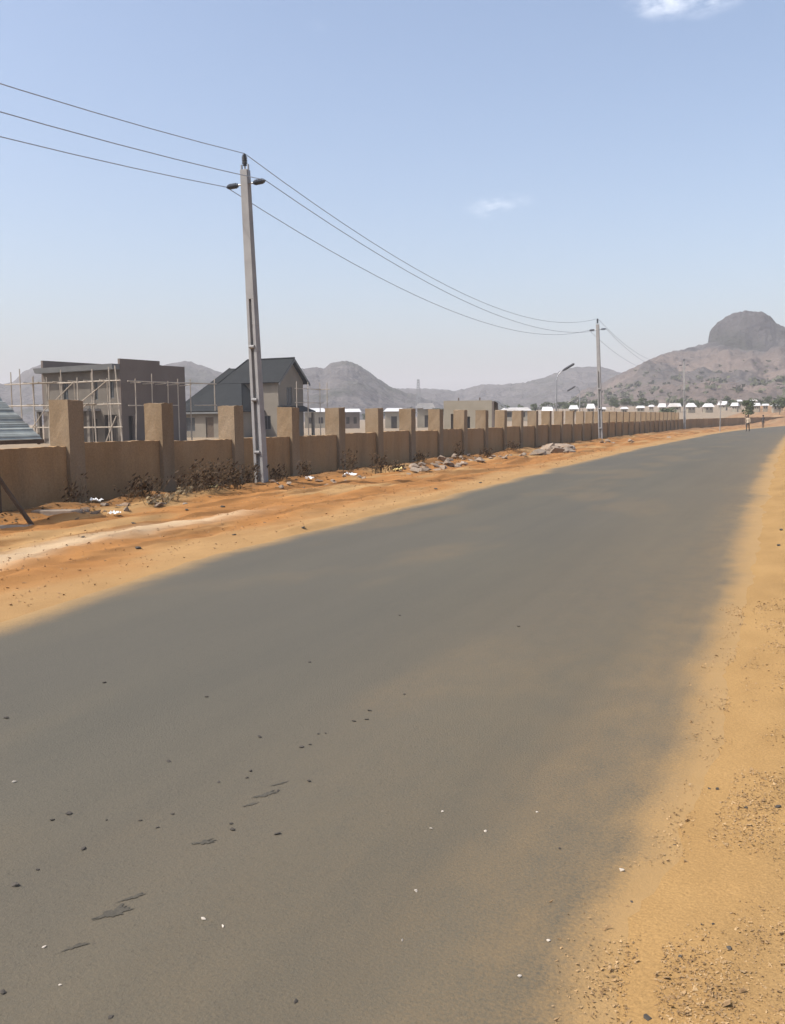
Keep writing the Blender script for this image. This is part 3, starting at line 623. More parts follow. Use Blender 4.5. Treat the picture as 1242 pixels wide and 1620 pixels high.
# front wing with a big hipped roof
wx0, wx1, wy0 = -9.9, -2.1, -3.4
mb = MB(); pierced(mb, 'x', wx0, wx1, wy0, .22, -.2, 2.75, [(-9.2, -8.0, .7, 2.1), (-6.6, -5.6, 0, 2.1), (-4.2, -3.0, .7, 2.1)]); mb.box(wx1 - .22, wx1, wy0 + .22, -.003, -.2, 2.75); mb.box(wx0, wx0 + .22, wy0 + .22, Dp, -.2, 2.75); mb.box(wx0 + .22, -W_ - .003, Dp - .22, Dp, -.2, 2.75); mb.build('wing_wall', M['house_plaster'], b2)
for h in [(-9.2, -8.0, .7, 2.1), (-4.2, -3.0, .7, 2.1)]: window(b2, 'x', h, wy0 + .09)
mb = MB(); put(mb, 'x', -6.6, -5.6, wy0 + .1, .05, 0, 2.1, 0); mb.build('door', M['dark_wood'], b2)
e = .5; a0 = (wx0 - e, wy0 - e, 2.65); a1 = (wx1 + e, wy0 - e, 2.65); t0 = (-6.9, 1.2, 7.2); t1 = (-5.2, .9, 6.55)
mb = MB(); mb.quad([a0, a1, t1, t0]); mb.quad([a1, (wx1 + e, -.02, 2.65), (wx1 - .7, -.02, 4.2), t1]); mb.quad([a0, t0, (-7.2, 2.6, 7.1), (wx0 - e, Dp + e, 2.65)])
mb.quad([t0, t1, (-5.2, 2.2, 6.9), (-6.9, 2.3, 7.25)])
mb.quad([t1, (wx1 - .7, -.02, 4.2), (wx1 - .7, .05, 4.2), (-5.2, 2.2, 6.9)])
ro2 = mb.build('wing_roof', M['roof_grey'], b2); s_ = ro2.modifiers.new('s', 'SOLIDIFY'); s_.thickness = .1; s_.offset = -1
mb = MB(); mb.box(wx0 - e, wx1 + e, wy0 - e - .02, wy0 - e + .03, 2.45, 2.63); mb.build('eave_board', M['fascia'], ro2)
# porch roof on the gable side
mb = MB(); mb.quad([(0.003, -.2, 3.1), (1.5, -.2, 2.55), (1.5, Dp, 2.55), (0.003, Dp, 3.1)]); po = mb.build('porch_roof', M['roof_grey'], b2); s_ = po.modifiers.new('s', 'SOLIDIFY'); s_.thickness = .1
for y in (0, Dp - .3): mb = MB(); mb.box(1.15, 1.4, y, y + .25, -.2, 2.5); mb.build('porch_column', M['house_plaster'], b2)
sf2 = empty('scaffolding', G, R(-4)); tag(sf2, 'thin timber scaffold frame standing beside the gable of the grey-roofed house', 'scaffolding')
sf = sf2
for x, y in ((1.9, .5), (1.9, 2.6), (1.9, 4.9), (2.6, 5.2)): sp((x, y, -.1), (x, y, 5.6), .045)
for z in (3.5, 4.9): sp((1.9, .2, z), (1.9, 5.6, z), .04)
sp((1.2, 5.2, 4.9), (3.0, 5.2, 4.9), .04)

# roofless beige bungalow
H_ = atd(702, 660, 98); H_.z = 0
b3 = empty('roofless_bungalow', H_, R(12)); tag(b3, 'roofless pale beige bungalow shell with gaping doorways behind the pillars', 'building')
BH = [(.75, 1.25, 0, 2.2), (2.3, 2.75, .7, 1.9), (3.4, 3.75, .7, 1.9)]
mb = MB(); pierced(mb, 'x', 0, 5.0, 0, .2, -.2, 3.55, BH); mb.box(0, .2, .2, 5, -.2, 3.2); mb.build('front_wall', M['beige'], b3)
mb = MB(); pierced(mb, 'y', .003, 5.0, 5.003, .2, -.2, 3.45, [(.6, 2.2, 0, 2.1)]); mb.box(.2, 5.0, 4.8, 5.0, -.2, 3.3); mb.build('side_wall', M['grey_plaster'], b3)  # darker plaster here paints in the shade of the right side
for x in (1.5, 3.7): mb = MB(); mb.box(x, x + .12, .03, .15, 3.553, 3.85); mb.build('column_stub', M['grey_plaster'], b3)
for h in BH: mb = MB(); put(mb, 'x', h[0] - .05, h[1] + .05, .22, .04, max(h[2] - .05, -.1), h[3] + .05, 0); mb.build('dark_backing', M['dark'] if h[0] > 1 else M['dark_wood'], b3)  # dark sheets paint the gloom inside the window openings; doorway gets dark timber
mb = MB(); mb.quad([(5.25, .2, 3.5), (6.4, .2, 2.7), (6.4, 4, 2.7), (5.25, 4, 3.5)]); o = mb.build('tarpaulin', M['roof_dark'], b3); o.modifiers.new('s', 'SOLIDIFY').thickness = .03

# estate houses with white roofs in the distance
def far_house(px0, px1, pyt, pyb, D, label, dark=False, wallmat='beige', door=None, rot=None, grp='white-roofed houses in the distance'):
    pyt += 1.5
    if grp.startswith('white roofs'): mid = (px0 + px1) / 2; hwid = (px1 - px0) / 2 * rnd.uniform(.72, .95); px0, px1 = mid - hwid, mid + hwid; pyt += rnd.uniform(1, 4)
    a, b = atd(px0, pyb, D), atd(px1, pyb, D)
    w = (b - a).length; zt = atd((px0 + px1) / 2, pyt, D).z; zb = a.z
    c = a.lerp(b, .5); zg = ground_z(c.x, c.y)
    ang = math.atan2(b.y - a.y, b.x - a.x) + (rnd.uniform(-.35, .35) if grp.startswith('white roofs') else 0)
    t = empty('white_roofed_house' if not dark else 'dull_roofed_house', (c.x, c.y, zg), ang); tag(t, label, 'house', grp)
    eh = max(zb - zg, 1.6); rh = max(zt - zb, .5) + eh; d = min(w * .8, 8.0)
    mb = MB(); holes = []
    ww = w / 2 - .35
    if door: holes = [(u * ww, u * ww + 1.0, 0, min(2.1, eh - .3)) for u in door]
    else: holes = [(-ww * .65, -ww * .65 + min(1.2, ww * .4), .9, min(2.1, eh - .3)), (ww * .25, ww * .25 + min(1.2, ww * .4), .9, min(2.1, eh - .3))]
    holes = [h for h in holes if h[3] > h[2] + .2]
    pierced(mb, 'x', -ww, ww, .35, .2, -.6, eh, holes); mb.box(-ww, -ww + .2, .55, d - .35, -.6, eh); mb.box(ww - .2, ww, .55, d - .35, -.6, eh); mb.box(-ww, ww, d - .35, d - .15, -.6, eh)
    mb.build('wall', M[wallmat], t)
    for h in holes:
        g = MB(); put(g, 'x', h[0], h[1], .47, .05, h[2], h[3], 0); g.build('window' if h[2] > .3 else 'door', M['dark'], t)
    mb = MB(); hip = min(w * .22, 1.6) * rnd.uniform(.3, 1)
    A, B, Cq, Dq = (-w / 2, 0, eh), (w / 2, 0, eh), (w / 2, d, eh), (-w / 2, d, eh); E1, E2 = (-w / 2 + hip, d / 2, rh), (w / 2 - hip, d / 2, rh)
    mb.quad([A, B, E2, E1]); mb.quad([B, Cq, E2]); mb.quad([Cq, Dq, E1, E2]); mb.quad([Dq, A, E1]); mb.quad([A, Dq, Cq, B])
    r_ = mb.build('roof', M['roof_dark' if dark else ('roof_white' if rnd.random() < .75 else 'roof_pale')], t)
    if dark:
        g = MB(); g.box(-w * .1, w * .35, -.35, -.05, eh - .15, eh + .25); g.build('water_tank', M['roof_white'], r_)
    return t
FH_ = [
 (479, 520, 644, 652, 185, 'long white-roofed bungalow right of the grey-gabled house', None, 'beige', None),
 (540, 572, 645, 652, 170, 'white-roofed bungalow with grey, shade-toned wall seen between the fifth and sixth wall pillars', None, 'grey_plaster', None),  # darker wall material carries the shade on this front
 (606, 642, 644, 651, 165, 'white-roofed bungalow with one dark doorway left of the roofless bungalow', None, 'beige', (-.35,)),
 (790, 842, 643, 650, 205, 'long white-roofed house just right of the roofless bungalow', None, 'beige', None),
 (857, 875, 642, 650, 235, 'white-roofed house just left of the curved street lamp', None, 'beige', None),
 (899, 916, 642, 650, 250, 'white-roofed house just right of the curved street lamp', None, 'beige', None),
 (927, 942, 641, 650, 255, 'white-roofed house just left of the middle utility pole', None, 'beige', None),
 (949, 960, 645, 650, 240, 'very small white roof just right of the middle utility pole', None, 'beige', None),
]
for (x0, x1, yt, yb, D, lb, dk, wm, dr) in FH_: far_house(x0, x1, yt, yb, D, lb, False, wm, dr)
far_house(657, 689, 636, 646, 168, 'bungalow with dull dark roof and white water tank left of the roofless bungalow', True, 'beige', (-.1,), None, 'bungalows behind the wall')
for (x0, x1, yt, yb, D) in ((980, 997, 645, 652, 235), (1005, 1021, 643, 650, 250), (1023, 1037, 641, 648, 270), (1037, 1056, 639, 648, 255), (1054, 1080, 638, 647, 262)):
    far_house(x0, x1, yt, yb, D, 'small white-roofed house between the middle and the far utility pole', grp='white roofs between the two far poles')
for (x0, x1, yt, yb, D) in ((1085, 1105, 639, 648, 255), (1113, 1132, 637, 647, 255), (1133, 1151, 632, 641, 285), (1153, 1170, 638, 646, 262)):
    far_house(x0, x1, yt, yb, D, 'small white-roofed house between the far utility pole and the roadside tree', grp='white roofs left of the roadside tree')
for (x0, x1, yt, yb, D) in ((1163, 1178, 629, 635, 300), (1177, 1201, 627, 635, 290)):
    far_house(x0, x1, yt, yb, D, 'small white roof standing highest on the slope above the roadside tree', grp='white roofs above the roadside tree')
for (x0, x1, yt, yb, D) in ((1189, 1204, 637, 646, 255), (1204, 1219, 640, 647, 262), (1220, 1241, 639, 648, 250)):
    far_house(x0, x1, yt, yb, D, 'small white-roofed house right of the roadside tree', grp='white roofs right of the roadside tree')

# ------------------------------------------------------------------ street lamps, thin pole, pylon
def street_lamp(px, py_top, D, head_px, label, left=False):
    p = atd(px, 665, D); p.z = ground_z(p.x, p.y)
    top = atd(px, py_top, D).z - p.z
    t = empty('street_lamp', p, YAW); tag(t, label, 'street lamp', 'street lamps behind the wall')
    s = -1 if left else 1
    k = D / FPX
    mb = MB(); pts = [(0, 0, -.3), (0, 0, top * .55), (0, 0, top - 1.0)]
    rr = [.10, .08, .065]
    for q in range(1, 9):
        an = q / 8 * R(58); pts.append((s * 1.3 * (1 - math.cos(an)), 0, top - 1.0 + 1.3 * math.sin(an))); rr.append(.06)
    mb.tube(pts, rr, 8); mb.build('lamp_post', M['steel'], t, smooth=True)
    e = Vector(pts[-1]); d = Vector((s * math.cos(R(30)), 0, math.sin(R(30)) * head_px))
    hb = MB(); hb.tube([e, e + d * .25, e + d * 1.25, e + d * 1.35], [.06, .12, .12, .04], 8); hb.build('lamp_head', M['lamp_dark'], t)
    return t
street_lamp(880, 588, 96, 1.0, 'curved-arm street lamp with dark head left of the middle utility pole')
street_lamp(917, 612, 135, -1.0, 'faint second street lamp with drooping head just left of the middle utility pole', left=True)
g = gnd(1139, 683); mb = MB(); mb.tube([(0, 0, -.1), (0, 0, 3.4)], [.05, .04], 8); mb.box(-.12, .12, -.03, .03, 3.0, 3.3); o = mb.build('thin_post', M['concrete']); o.location = (g.x, g.y, ground_z(g.x, g.y)); tag(o, 'thin bare post on the far verge right of the far utility pole', 'post')
p = atd(662, 640, 420); p.z = 0
py_ = empty('lattice_mast', p); tag(py_, 'very faint lattice mast standing before the low ridge', 'mast')
mb = MB(); hh = atd(662, 600, 420).z
for sx in (-1, 1):
    for sy in (-1, 1): mb.tube([(sx * 1.2, sy * 1.2, -1), (sx * .35, sy * .35, hh)], .10, 4)
mb.build('mast_legs', M['steel'], py_)
mb = MB()
for k in range(9):
    z0, z1 = hh * k / 9, hh * (k + 1) / 9; w0, w1 = lerp(1.2, .35, k / 9), lerp(1.2, .35, (k + 1) / 9)
    for sy in (-1, 1): mb.tube([(-w0, sy * w0, z0), (w1, sy * w1, z1)], .06, 4); mb.tube([(w0, sy * w0, z0), (-w1, sy * w1, z1)], .06, 4)
mb.build('mast_bracing', M['steel'], py_)

# ------------------------------------------------------------------ trees and plants
def crown_mesh(name, seed, rx, rz, n, leaf, mt):
    r = random.Random(seed); mb = MB()
    cl = [(r.uniform(-.6, .6) * rx, r.uniform(-.6, .6) * rx, r.uniform(-.6, .7) * rz, r.uniform(.3, .55)) for _ in range(10)]
    for _ in range(n):
        cx, cy, cz, cr = r.choice(cl)
        while True:
            d = Vector((r.uniform(-1, 1), r.uniform(-1, 1), r.uniform(-1, 1)))
            if d.length < 1: break
        c = Vector((cx + d.x * cr * rx, cy + d.y * cr * rx, cz + d.z * cr * rz))
        a = Vector((r.gauss(0, 1), r.gauss(0, 1), r.gauss(0, 1))).normalized(); b = a.orthogonal().normalized() * leaf * r.uniform(.5, 1.1); e = a.cross(b).normalized() * leaf * .5
        mb.quad([c - b, c + e, c + b, c - e])
    me = mb.mesh(name); me.materials.append(mt); return me
crowns = [crown_mesh('crown', 50 + i, 1.0, .8, 420, .16, M['leaf']) for i in range(4)]
def trunk_mesh(seed):
    r = random.Random(seed); mb = MB(); mb.tube([(0, 0, -.15), (.02, .01, .5), (-.02, .02, 1.0)], [.075, .055, .04], 7)
    for k in range(4):
        an = k * 1.7 + r.random(); mb.tube([(0, 0, .75 + .06 * k), (.28 * math.cos(an), .28 * math.sin(an), 1.12 + .1 * r.random())], [.03, .012], 5)
    me = mb.mesh('trunk'); me.materials.append(M['bark']); return me
trunks = [trunk_mesh(i) for i in range(3)]
def tree(px, py_base, D, h, w, label, grp, trunk_frac=.42, name='tree'):
    p = atd(px, py_base, D); z = ground_z(p.x, p.y)
    t = empty(name, (p.x, p.y, z), rnd.uniform(0, 6)); tag(t, label, 'tree', grp)
    a = bpy.data.objects.new('trunk', rnd.choice(trunks)); COL.objects.link(a); a.parent = t; a.scale = (h * .5, h * .5, h * trunk_frac)
    c = bpy.data.objects.new('crown', rnd.choice(crowns)); COL.objects.link(c); c.parent = t; c.location = (0, 0, h * (trunk_frac + (1 - trunk_frac) * .5)); c.scale = (w / 2, w / 2, h * (1 - trunk_frac) * .62)
    return t
tree(1180, 672, 150, 4.0, 2.6, 'small dark-crowned tree by the far end of the road', None, .38, 'roadside_tree')
tree(1233, 668, 225, 3.8, 4.6, 'low dark spreading tree at the right edge where the road ends', None, .3, 'roadside_tree')
tree(1054, 650, 200, 2.6, 3.8, 'low dark green bush rising above the wall just left of the far utility pole', None, .15, 'bushy_tree')
for px in (496, 530, 578, 600, 648, 694, 800, 822, 850, 862, 884, 892, 906, 921, 936, 946, 966, 975, 990, 1001, 1018, 1030, 1075, 1100, 1111, 1128, 1146, 1160, 1178, 1196, 1212, 1226, 1238):
    D = rnd.uniform(265, 340); h = rnd.uniform(2.8, 4.3)
    zone = 'left of the curved street lamp' if px < 878 else ('around the middle utility pole' if px < 1000 else 'right of the middle utility pole')
    tree(px + rnd.uniform(-3, 3), 655, D, h, h * rnd.uniform(.9, 1.4), 'small hazy far tree among the white-roofed houses ' + zone, 'far trees ' + zone, .3, 'far_tree')
# scrub on the hillside: too many to count
mb = MB(); r_ = random.Random(5)
front_v = [v for i, v in enumerate(vC) if i % kC < 44 and v[2] > 2]
for _ in range(640):
    v = r_.choice(front_v); s_ = r_.uniform(.5, 1.8) * (1.4 if v[2] < 22 else .8); ox, oy = r_.uniform(-5, 5), r_.uniform(-4, 4)
    for q in range(16):
        d = Vector((r_.gauss(0, .5), r_.gauss(0, .5), abs(r_.gauss(0, .4)))) * s_; a = Vector((r_.gauss(0, 1), r_.gauss(0, 1), r_.gauss(0, 1))).normalized(); b = a.orthogonal().normalized() * s_ * .55; e = a.cross(b).normalized() * s_ * .35
        c = Vector((v[0] + ox, v[1] + oy, v[2] + .1)) + d; mb.quad([c - b, c + e, c + b, c - e])
o = mb.build('hillside_scrub', M['scrub']); o['kind'] = 'stuff'; o['label'] = 'dark scattered scrub on the pinkish hillside'; o['category'] = 'scrub'

# weeds at the foot of the wall
def weed(px, py, h, w, dense, label, grp, dark=True):
    g = gnd(px, py); g.x = max(g.x, -14.0) if dark else g.x
    z = ground_z(g.x, g.y) - .02
    t = empty('dry_weed', (g.x, g.y, z)); tag(t, label, 'weed', grp)
    mb = MB(); lb_ = MB(); r = random.Random(int(px * 7))
    for k in range(int(12 * dense)):
        b = Vector((r.uniform(-.25, .25) * w, r.uniform(-.45, .45) * w, 0)); tip = b + Vector((r.uniform(-.05, .4) * w * .5, r.uniform(-.5, .5) * w, h * r.uniform(.5, 1.0)))
        mid = b.lerp(tip, .5) + Vector((r.uniform(-.04, .04), r.uniform(-.04, .04), .05)); mb.tube([b, mid, tip], [.008, .006, .003], 4, cap=False)
        for q in range(int(4.5 * dense)):
            c = b.lerp(tip, r.uniform(.25, 1.0)) + Vector((r.uniform(-.07, .07), r.uniform(-.09, .09), r.uniform(-.05, .05))); a = Vector((r.gauss(0, 1), r.gauss(0, 1), r.gauss(0, 1))).normalized(); d = a.orthogonal().normalized() * r.uniform(.03, .075); e = a.cross(d).normalized() * .022
            lb_.quad([c - d, c + e, c + d, c - e])
    mb.build('stalks', M['dry' if dark else 'straw'], t); lb_.build('leaves', M['weed_leaf' if dark else 'straw'], t)
for (px, py, h, w, dn, lb) in ((118, 808, .75, .5, 1.2, 'dark dry weed growing against the nearest wall pillar'), (222, 798, .55, 1.1, 2.2, 'low dark bushy weed between the two nearest pillars'), (318, 786, .8, 1.3, 3.0, 'largest dark dead bush against the wall left of the nearest pole'), (372, 778, .7, .7, 1.8, 'dark weed behind the third wall pillar beside the nearest pole'), (398, 772, .6, .5, 1.5, 'dark weed just left of the nearest pole'),
        (438, 768, .5, .5, 1.3, 'dark weed just right of the nearest pole'), (480, 762, .6, .5, 1.4, 'dark spiky weed below the fourth wall pillar'), (553, 755, .9, .6, 1.2, 'upright forked dry weed right of the fifth wall pillar'), (598, 751, .9, .7, 1.8, 'tall dark weed at the sixth wall pillar'), (628, 748, .45, .7, 1.6, 'low dark weed left of the rubble heap'), (664, 738, .5, .6, 1.6, 'dark weed behind the rubble heap'), (726, 730, .7, .5, 1.3, 'dark weed right of the rubble heap'), (768, 726, .5, .9, 1.8, 'low brown weed below the tenth wall pillar'), (812, 718, .5, .8, 1.8, 'low brown weed left of the pale boulder pile')):
    weed(px, py, h, w, dn, lb, None)
for k, (px, py) in enumerate(((262, 800), (250, 803), (275, 797), (285, 792), (238, 804), (300, 790))): weed(px, py, .22, .3, .7, 'pale straw-like tuft beside the rubble below the second wall pillar', 'straw tufts by the wall', dark=False)

# ------------------------------------------------------------------ rubble, litter, stones on the road
def rock_mesh(seed, mt, flat=.7):
    r = random.Random(seed); bm = bmesh.new()
    for _ in range(14):
        d = Vector((r.gauss(0, 1), r.gauss(0, 1), r.gauss(0, 1))).normalized() * r.uniform(.75, 1.1); bm.verts.new((d.x, d.y * r.uniform(.7, 1), d.z * flat))
    bmesh.ops.convex_hull(bm, input=bm.verts)
    bmesh.ops.delete(bm, geom=[v for v in bm.verts if not v.link_faces], context='VERTS')
    me = bpy.data.meshes.new('stone'); bm.to_mesh(me); bm.free(); me.materials.append(mt); return me
RK = [rock_mesh(i, M['stone']) for i in range(8)]; DK = [rock_mesh(20 + i, M['pebble_dark'], .45) for i in range(5)]; PK = [rock_mesh(40 + i, M['pebble_pale'], .6) for i in range(5)]
def stone(px, py, size, meshes, name, label, cat, grp, sink=.25, onroad=False, hz=None):
    g = gnd(px, py); o = bpy.data.objects.new(name, rnd.choice(meshes)); COL.objects.link(o)
    z = road_z(g.x, g.y) if onroad else ground_z(g.x, g.y)
    o.location = (g.x, g.y, z + size * (.45 - sink)); s = size
    o.scale = (s * rnd.uniform(.7, 1.2), s * rnd.uniform(.7, 1.2), s * rnd.uniform(.6, .9)); o.rotation_euler = (rnd.uniform(-.2, .2), rnd.uniform(-.2, .2), rnd.uniform(0, 6)); tag(o, label, cat, grp)
    return o
for _ in range(34):
    u = rnd.random(); px = lerp(646, 752, u); py = lerp(748, 731, u) + rnd.uniform(-7, 4)
    stone(px, py, rnd.uniform(.10, .30), RK, 'rubble_stone', 'angular pale stone in the rubble heap along the wall', 'stone', 'stones of the rubble heap')
for _ in range(14): stone(rnd.uniform(850, 898), rnd.uniform(711, 721), rnd.uniform(.3, .7), RK, 'boulder', 'pale boulder in the low pile left of the curved street lamp', 'stone', 'boulders of the far pile')
for _ in range(22): 
    px = rnd.uniform(130, 300); stone(px, lerp(818, 793, (px - 130) / 170) + rnd.uniform(-6, 5), rnd.uniform(.05, .14), RK, 'rubble_stone', 'broken stone at the wall foot left of the nearest pole', 'stone', 'broken stones left of the nearest pole')
for _ in range(20): 
    px = rnd.uniform(430, 640); stone(px, lerp(773, 749, (px - 430) / 210) + rnd.uniform(-5, 5), rnd.uniform(.05, .13), RK, 'rubble_stone', 'broken stone at the wall foot right of the nearest pole', 'stone', 'broken stones right of the nearest pole')
for _ in range(24): 
    px = rnd.uniform(755, 1060); stone(px, lerp(730, 690, (px - 755) / 305) + rnd.uniform(-3, 5), rnd.uniform(.10, .3), RK, 'rubble_stone', 'scattered stone on the far verge below the wall', 'stone', 'scattered stones on the far verge')
for px, py, s in ((218, 871, .06), (212, 838, .05), (353, 806, .06), (296, 812, .05), (480, 840, .05), (370, 850, .04), (132, 860, .04), (420, 828, .05), (690, 776, .07), (760, 766, .07)):
    stone(px, py, s, DK, 'clod', 'small dark clod lying on the left sand verge', 'stone', 'dark clods on the left verge')
def scrap(px, py, w, mt, label):
    g = gnd(px, py); mb = MB(); n = 6; r = random.Random(px); P = {}
    for i in range(n + 1):
        for j in range(n + 1): P[i, j] = ((i / n - .5) * w + r.uniform(-.03, .03) * w * 3, (j / n - .5) * w * .8 + r.uniform(-.1, .1) * w, abs(r.gauss(0, .16)) * w + .01)
    for i in range(n):
        for j in range(n): mb.quad([P[i, j], P[i + 1, j], P[i + 1, j + 1], P[i, j + 1]])
    o = mb.build('litter_scrap', M[mt]); o.location = (g.x, g.y, ground_z(g.x, g.y) + .02); tag(o, label, 'litter', 'litter scraps along the wall')
scrap(153, 806, .22, 'white_litter', 'crumpled white plastic scrap below the nearest wall pillar'); scrap(181, 819, .18, 'white_litter', 'small white scrap on the sand nearest the camera'); scrap(336, 777, .32, 'yellow_litter', 'yellowish plastic scrap at the wall left of the nearest pole')
scrap(553, 757, .34, 'white_litter', 'white plastic scrap at the wall below the fifth pillar'); scrap(628, 750, .3, 'yellow_litter', 'pale yellow scrap at the left end of the rubble heap'); scrap(490, 764, .25, 'white_litter', 'pinkish white scrap right of the nearest pole')
for px, py, s in ((109, 1290, .040), (83, 1300, .022), (132, 1346, .030), (249, 1312, .024), (273, 1291, .020), (222, 1301, .016), (24, 1404, .032), (60, 1379, .016), (267, 1207, .03), (346, 1240, .022), (396, 1222, .026), (391, 1233, .022), (488, 1238, .028), (439, 1322, .030), (366, 1306, .020), (368, 1316, .026), (440, 1254, .018), (477, 1184, .036), (490, 1180, .02), (504, 1163, .022), (515, 1162, .015), (560, 1143, .026), (580, 1140, .028), (585, 1126, .028), (411, 1168, .028), (327, 1105, .026), (165, 1082, .034), (468, 1585, .018), (5, 1574, .026), (175, 1612, .02), (169, 1300, .012), (10, 1138, .03), (885, 1342, .016), (490, 1050, .025), (640, 1100, .02), (632, 975, .03), (820, 992, .03)):
    stone(px, py, s * .62, DK, 'road_chip', 'small dark chip of stone lying on the asphalt', 'stone', 'dark chips on the asphalt', onroad=True)
for px, py, s in ((984, 1376, .022), (868, 1487, .016), (822, 1544, .016), (682, 1312, .014), (768, 1315, .012), (850, 1285, .014), (23, 1240, .022), (70, 1502, .012), (322, 1457, .018), (352, 1468, .014), (658, 1410, .014), (95, 1562, .012), (637, 1488, .012), (700, 1285, .012)):
    stone(px, py, s * .7, PK, 'road_pebble', 'small pale pebble lying on the asphalt', 'stone', 'pale pebbles on the asphalt', onroad=True)
for px, py, s in ((1000, 1425, .018), (1231, 1287, .03), (1110, 1472, .016), (1128, 1472, .016), (1135, 1250, .025), (1180, 1285, .02), (1068, 1335, .018), (1122, 1248, .02), (1140, 1040, .03), (1121, 1047, .03), (1188, 866, .05), (1236, 842, .08), (1232, 866, .06), (1154, 1513, .02), (1076, 1520, .016), (1024, 1614, .025)):
    stone(px, py, s * .6, DK, 'shoulder_pebble', 'dark pebble on the right sand shoulder', 'stone', 'dark pebbles on the right shoulder')
# tar marks on the asphalt, thin raised patches
def mark(px, py, ln, wd, ang):
    g = gnd(px, py); n = 44; mb = MB(); ca, sa = math.cos(ang), math.sin(ang); rim = []
    for k in range(n):
        a = 2 * PI * k / n; q = max(.15, 1 + 1.1 * fbm(math.cos(a) * 2.2 + px, math.sin(a) * 2.2, 1, 4)); lx, ly = ln * .5 * math.cos(a) * q, wd * .5 * math.sin(a) * q * (1 + .6 * math.cos(a))
        rim.append((lx * ca - ly * sa, lx * sa + ly * ca))
    V = lambda x, y: (x, y, road_z(g.x + x, g.y + y) + .0025)
    for (x0, y0), (x1, y1) in zip(rim, rim[1:] + rim[:1]): mb.quad([V(0, 0), V(x0, y0), V(x1, y1)])
    o = mb.build('tar_mark', M['tar'], road); o.location = (g.x, g.y, 0)
mark(178, 1448, .13, .045, R(65)); mark(208, 1424, .10, .018, R(62)); mark(118, 1502, .09, .014, R(62)); mark(322, 1336, .08, .035, R(50)); mark(418, 1260, .12, .03, R(60)); mark(395, 1276, .07, .016, R(60)); mark(440, 1243, .09, .014, R(60))
# gravel: grains on the right shoulder and crumbs on the verge
def scatter(name, n, fn, mt, label, seed):
    r = random.Random(seed); mb = MB()
    for _ in range(n):
        x, y, s = fn(r); z = max(ground_z(x, y), -.002) + s * .15
        p = [Vector((x, y, z)) + Vector((r.uniform(-1, 1), r.uniform(-1, 1), r.uniform(-.3, .8))) * s for _ in range(4)]
        b = len(mb.v); mb.v += [tuple(q) for q in p]
        for f_ in ((0, 1, 2), (0, 2, 3), (0, 3, 1), (1, 3, 2)): mb.f.append(tuple(b + q for q in f_)); mb.m.append(0)
    o = mb.build(name, mt); o['kind'] = 'stuff'; o['label'] = label; o['category'] = 'gravel'
def fr(r):
    while True:
        y = 1.9 + 8 * r.random() ** 2.0; x = sand_r(y) + (abs(r.gauss(0, 1)) * 1.1 * (.4 + y * .08) + .08 if r.random() < .9 else -abs(r.gauss(0, .1)))
        if fbm(x * 2.2, y * 1.6, 91, 3) + .35 * sstep(3.6, 2.6, y) > r.uniform(-.15, .55): break
    return x, y, r.uniform(.002, .0065) * (1 + y * .08) * (2.2 if r.random() < .03 else 1)
scatter('shoulder_gravel', 34000, fr, M['grain'], 'loose fine gravel on the right sand shoulder', 3)
def fl(r):
    y = 5 + 45 * r.random() ** 1.6; x = sand_l(y) - abs(r.uniform(.1, 6.3)); return x, y, r.uniform(.006, .022) * (1 + y * .02)
scatter('verge_gravel', 5500, fl, M['crumb'], 'loose crumbs of earth on the left verge', 4)

mb = MB(); r_ = random.Random(77)
for _ in range(3200):
    y = 12 + 60 * r_.random() ** 1.5; x = -14.15 + abs(r_.gauss(0, .75)); z = ground_z(x, y) + .012; s_ = r_.uniform(.02, .07)
    a = r_.uniform(0, 6.3); d = Vector((math.cos(a), math.sin(a), r_.uniform(-.4, .5))) * s_; e = Vector((-math.sin(a), math.cos(a), r_.uniform(-.2, .4))) * s_ * .45; c = Vector((x, y, z))
    mb.quad([c - d, c + e, c + d, c - e], r_.choice((0, 0, 1, 2)))
o = mb.build('dead_leaves', [M['dry'], M['straw'], M['weed_leaf']]); o['kind'] = 'stuff'; o['label'] = 'dead leaves and dry bits strewn along the wall foot'; o['category'] = 'leaves'

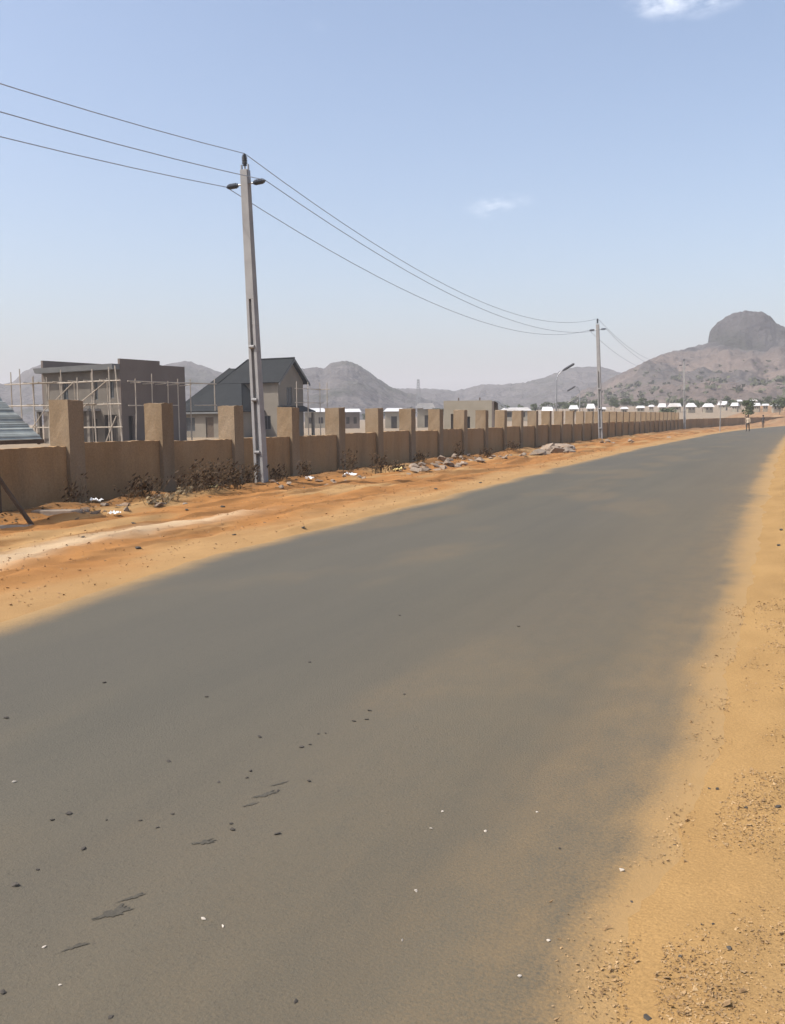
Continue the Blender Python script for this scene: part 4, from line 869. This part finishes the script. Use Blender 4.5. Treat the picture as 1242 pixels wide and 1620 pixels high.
# ------------------------------------------------------------------ far pedestrians
def flat(name, c, rough=.85): return mat(name, tuple(v * .9 for v in c), tuple(min(1, v * 1.1) for v in c), 6, rough, 0, local=True)
def person(px, py, heading, top, legs, label, stride=.22):
    g = gnd(px, py); z = max(ground_z(g.x, g.y), 0)
    P = [('pelvis', (0, 0, .93), .135), ('waist', (0, 0, 1.08), .125), ('chest', (0, 0.01, 1.28), .145), ('neck0', (0, 0, 1.42), .085), ('neck', (0, .01, 1.49), .055), ('head0', (0, .02, 1.56), .085), ('head1', (0, .025, 1.63), .098), ('head2', (0, .01, 1.70), .07)]
    E = [(0, 1), (1, 2), (2, 3), (3, 4), (4, 5), (5, 6), (6, 7)]
    for s in (-1, 1):
        b = len(P); st = stride * s
        P += [('hip', (s * .09, 0, .88), .095), ('knee', (s * .095, st * .55, .49), .062), ('ankle', (s * .095, st - (.06 if s < 0 else 0), .09), .042), ('toe', (s * .10, st + .15, .035), .034)]
        E += [(0, b), (b, b + 1), (b + 1, b + 2), (b + 2, b + 3)]
        b = len(P)
        P += [('shoulder', (s * .18, 0, 1.38), .062), ('elbow', (s * .23, -st * .35, 1.10), .043), ('wrist', (s * .23, -st * .8 + .05, .88), .030), ('hand', (s * .22, -st * .95 + .07, .79), .028)]
        E += [(2, b), (b, b + 1), (b + 1, b + 2), (b + 2, b + 3)]
        hb = len(P)
        for q in range(4): P.append(('finger', (s * (.215 + .006 * q), -st * 1.0 + .05 + .014 * q, .715 + .006 * abs(q - 1.5)), .009)); E.append((b + 3, hb + q))
        P.append(('thumb', (s * .195, -st * .95 + .105, .765), .010)); E.append((b + 3, hb + 4))
    me = bpy.data.meshes.new('person'); me.from_pydata([p[1] for p in P], E, [])
    o = bpy.data.objects.new('tmp', me); COL.objects.link(o)
    o.modifiers.new('skin', 'SKIN'); o.modifiers['skin'].use_smooth_shade = True
    for k, p in enumerate(P): me.skin_vertices[0].data[k].radius = (p[2], p[2] * (.8 if p[0] in ('chest', 'waist', 'pelvis') else 1)); me.skin_vertices[0].data[k].use_root = (k == 0)
    o.modifiers.new('sub', 'SUBSURF').levels = 1
    dg = bpy.context.evaluated_depsgraph_get(); me2 = bpy.data.meshes.new_from_object(o.evaluated_get(dg)); bpy.data.objects.remove(o)
    skin = flat('skin', (.12, .07, .045), .6)
    for m_ in (skin, flat('shirt', top), flat('trousers', legs), flat('shoe', (.03, .028, .026))): me2.materials.append(m_)
    for p_ in me2.polygons:
        c = p_.center; p_.use_smooth = True
        p_.material_index = 0 if c.z > 1.455 or (abs(c.x) > .17 and c.z < 1.02) else (1 if c.z > .93 else (2 if c.z > .10 else 3))
    t = empty('person', (g.x, g.y, z), heading); tag(t, label, 'person')
    b = bpy.data.objects.new('body', me2); COL.objects.link(b); b.parent = t
    hb = MB(); pts = [(0, .0, 1.60), (0, -.012, 1.67), (0, -.005, 1.735), (0, 0, 1.755)]; hb.tube(pts, [.098, .106, .075, .02], 12); hb.build('hair', flat('hair', (.02, .017, .015)), t, smooth=True)
    fb = MB()
    for s in (-1, 1): fb.tube([(s * .035, .112, 1.635), (s * .035, .122, 1.635)], .011, 8)
    fb.tube([(-.025, .105, 1.565), (.025, .105, 1.565)], .007, 6); fb.build('face_features', flat('eye', (.05, .03, .025)), t)
    nb_ = MB(); nb_.tube([(0, .115, 1.635), (0, .135, 1.60)], [.009, .016], 6)
    for s in (-1, 1): nb_.tube([(s * .095, .02, 1.60), (s * .108, .015, 1.635)], [.012, .016], 6)
    nb_.build('nose_and_ears', skin, t)
person(1183, 683, R(170), (.45, .36, .26), (.035, .032, .03), 'far person in tan top and dark trousers walking at the left road edge')
person(1207, 677, R(10), (.07, .06, .055), (.05, .045, .042), 'farthest person in dark clothes standing on the road near its end', .12)

# ------------------------------------------------------------------ haze
mb = MB(); mb.box(-3100, 3100, -3100, 3100, -11, 135)
hz = mb.build('haze', None); hz['kind'] = 'stuff'
hm = bpy.data.materials.new('haze_air'); hm.use_nodes = True; nt = hm.node_tree; nt.nodes.clear()
vo = nt.nodes.new('ShaderNodeVolumePrincipled'); vo.inputs['Color'].default_value = (.97, .94, .96, 1); vo.inputs['Density'].default_value = .00052; vo.inputs['Anisotropy'].default_value = .0
ou = nt.nodes.new('ShaderNodeOutputMaterial'); nt.links.new(vo.outputs[0], ou.inputs['Volume'])
hz.data.materials.append(hm)
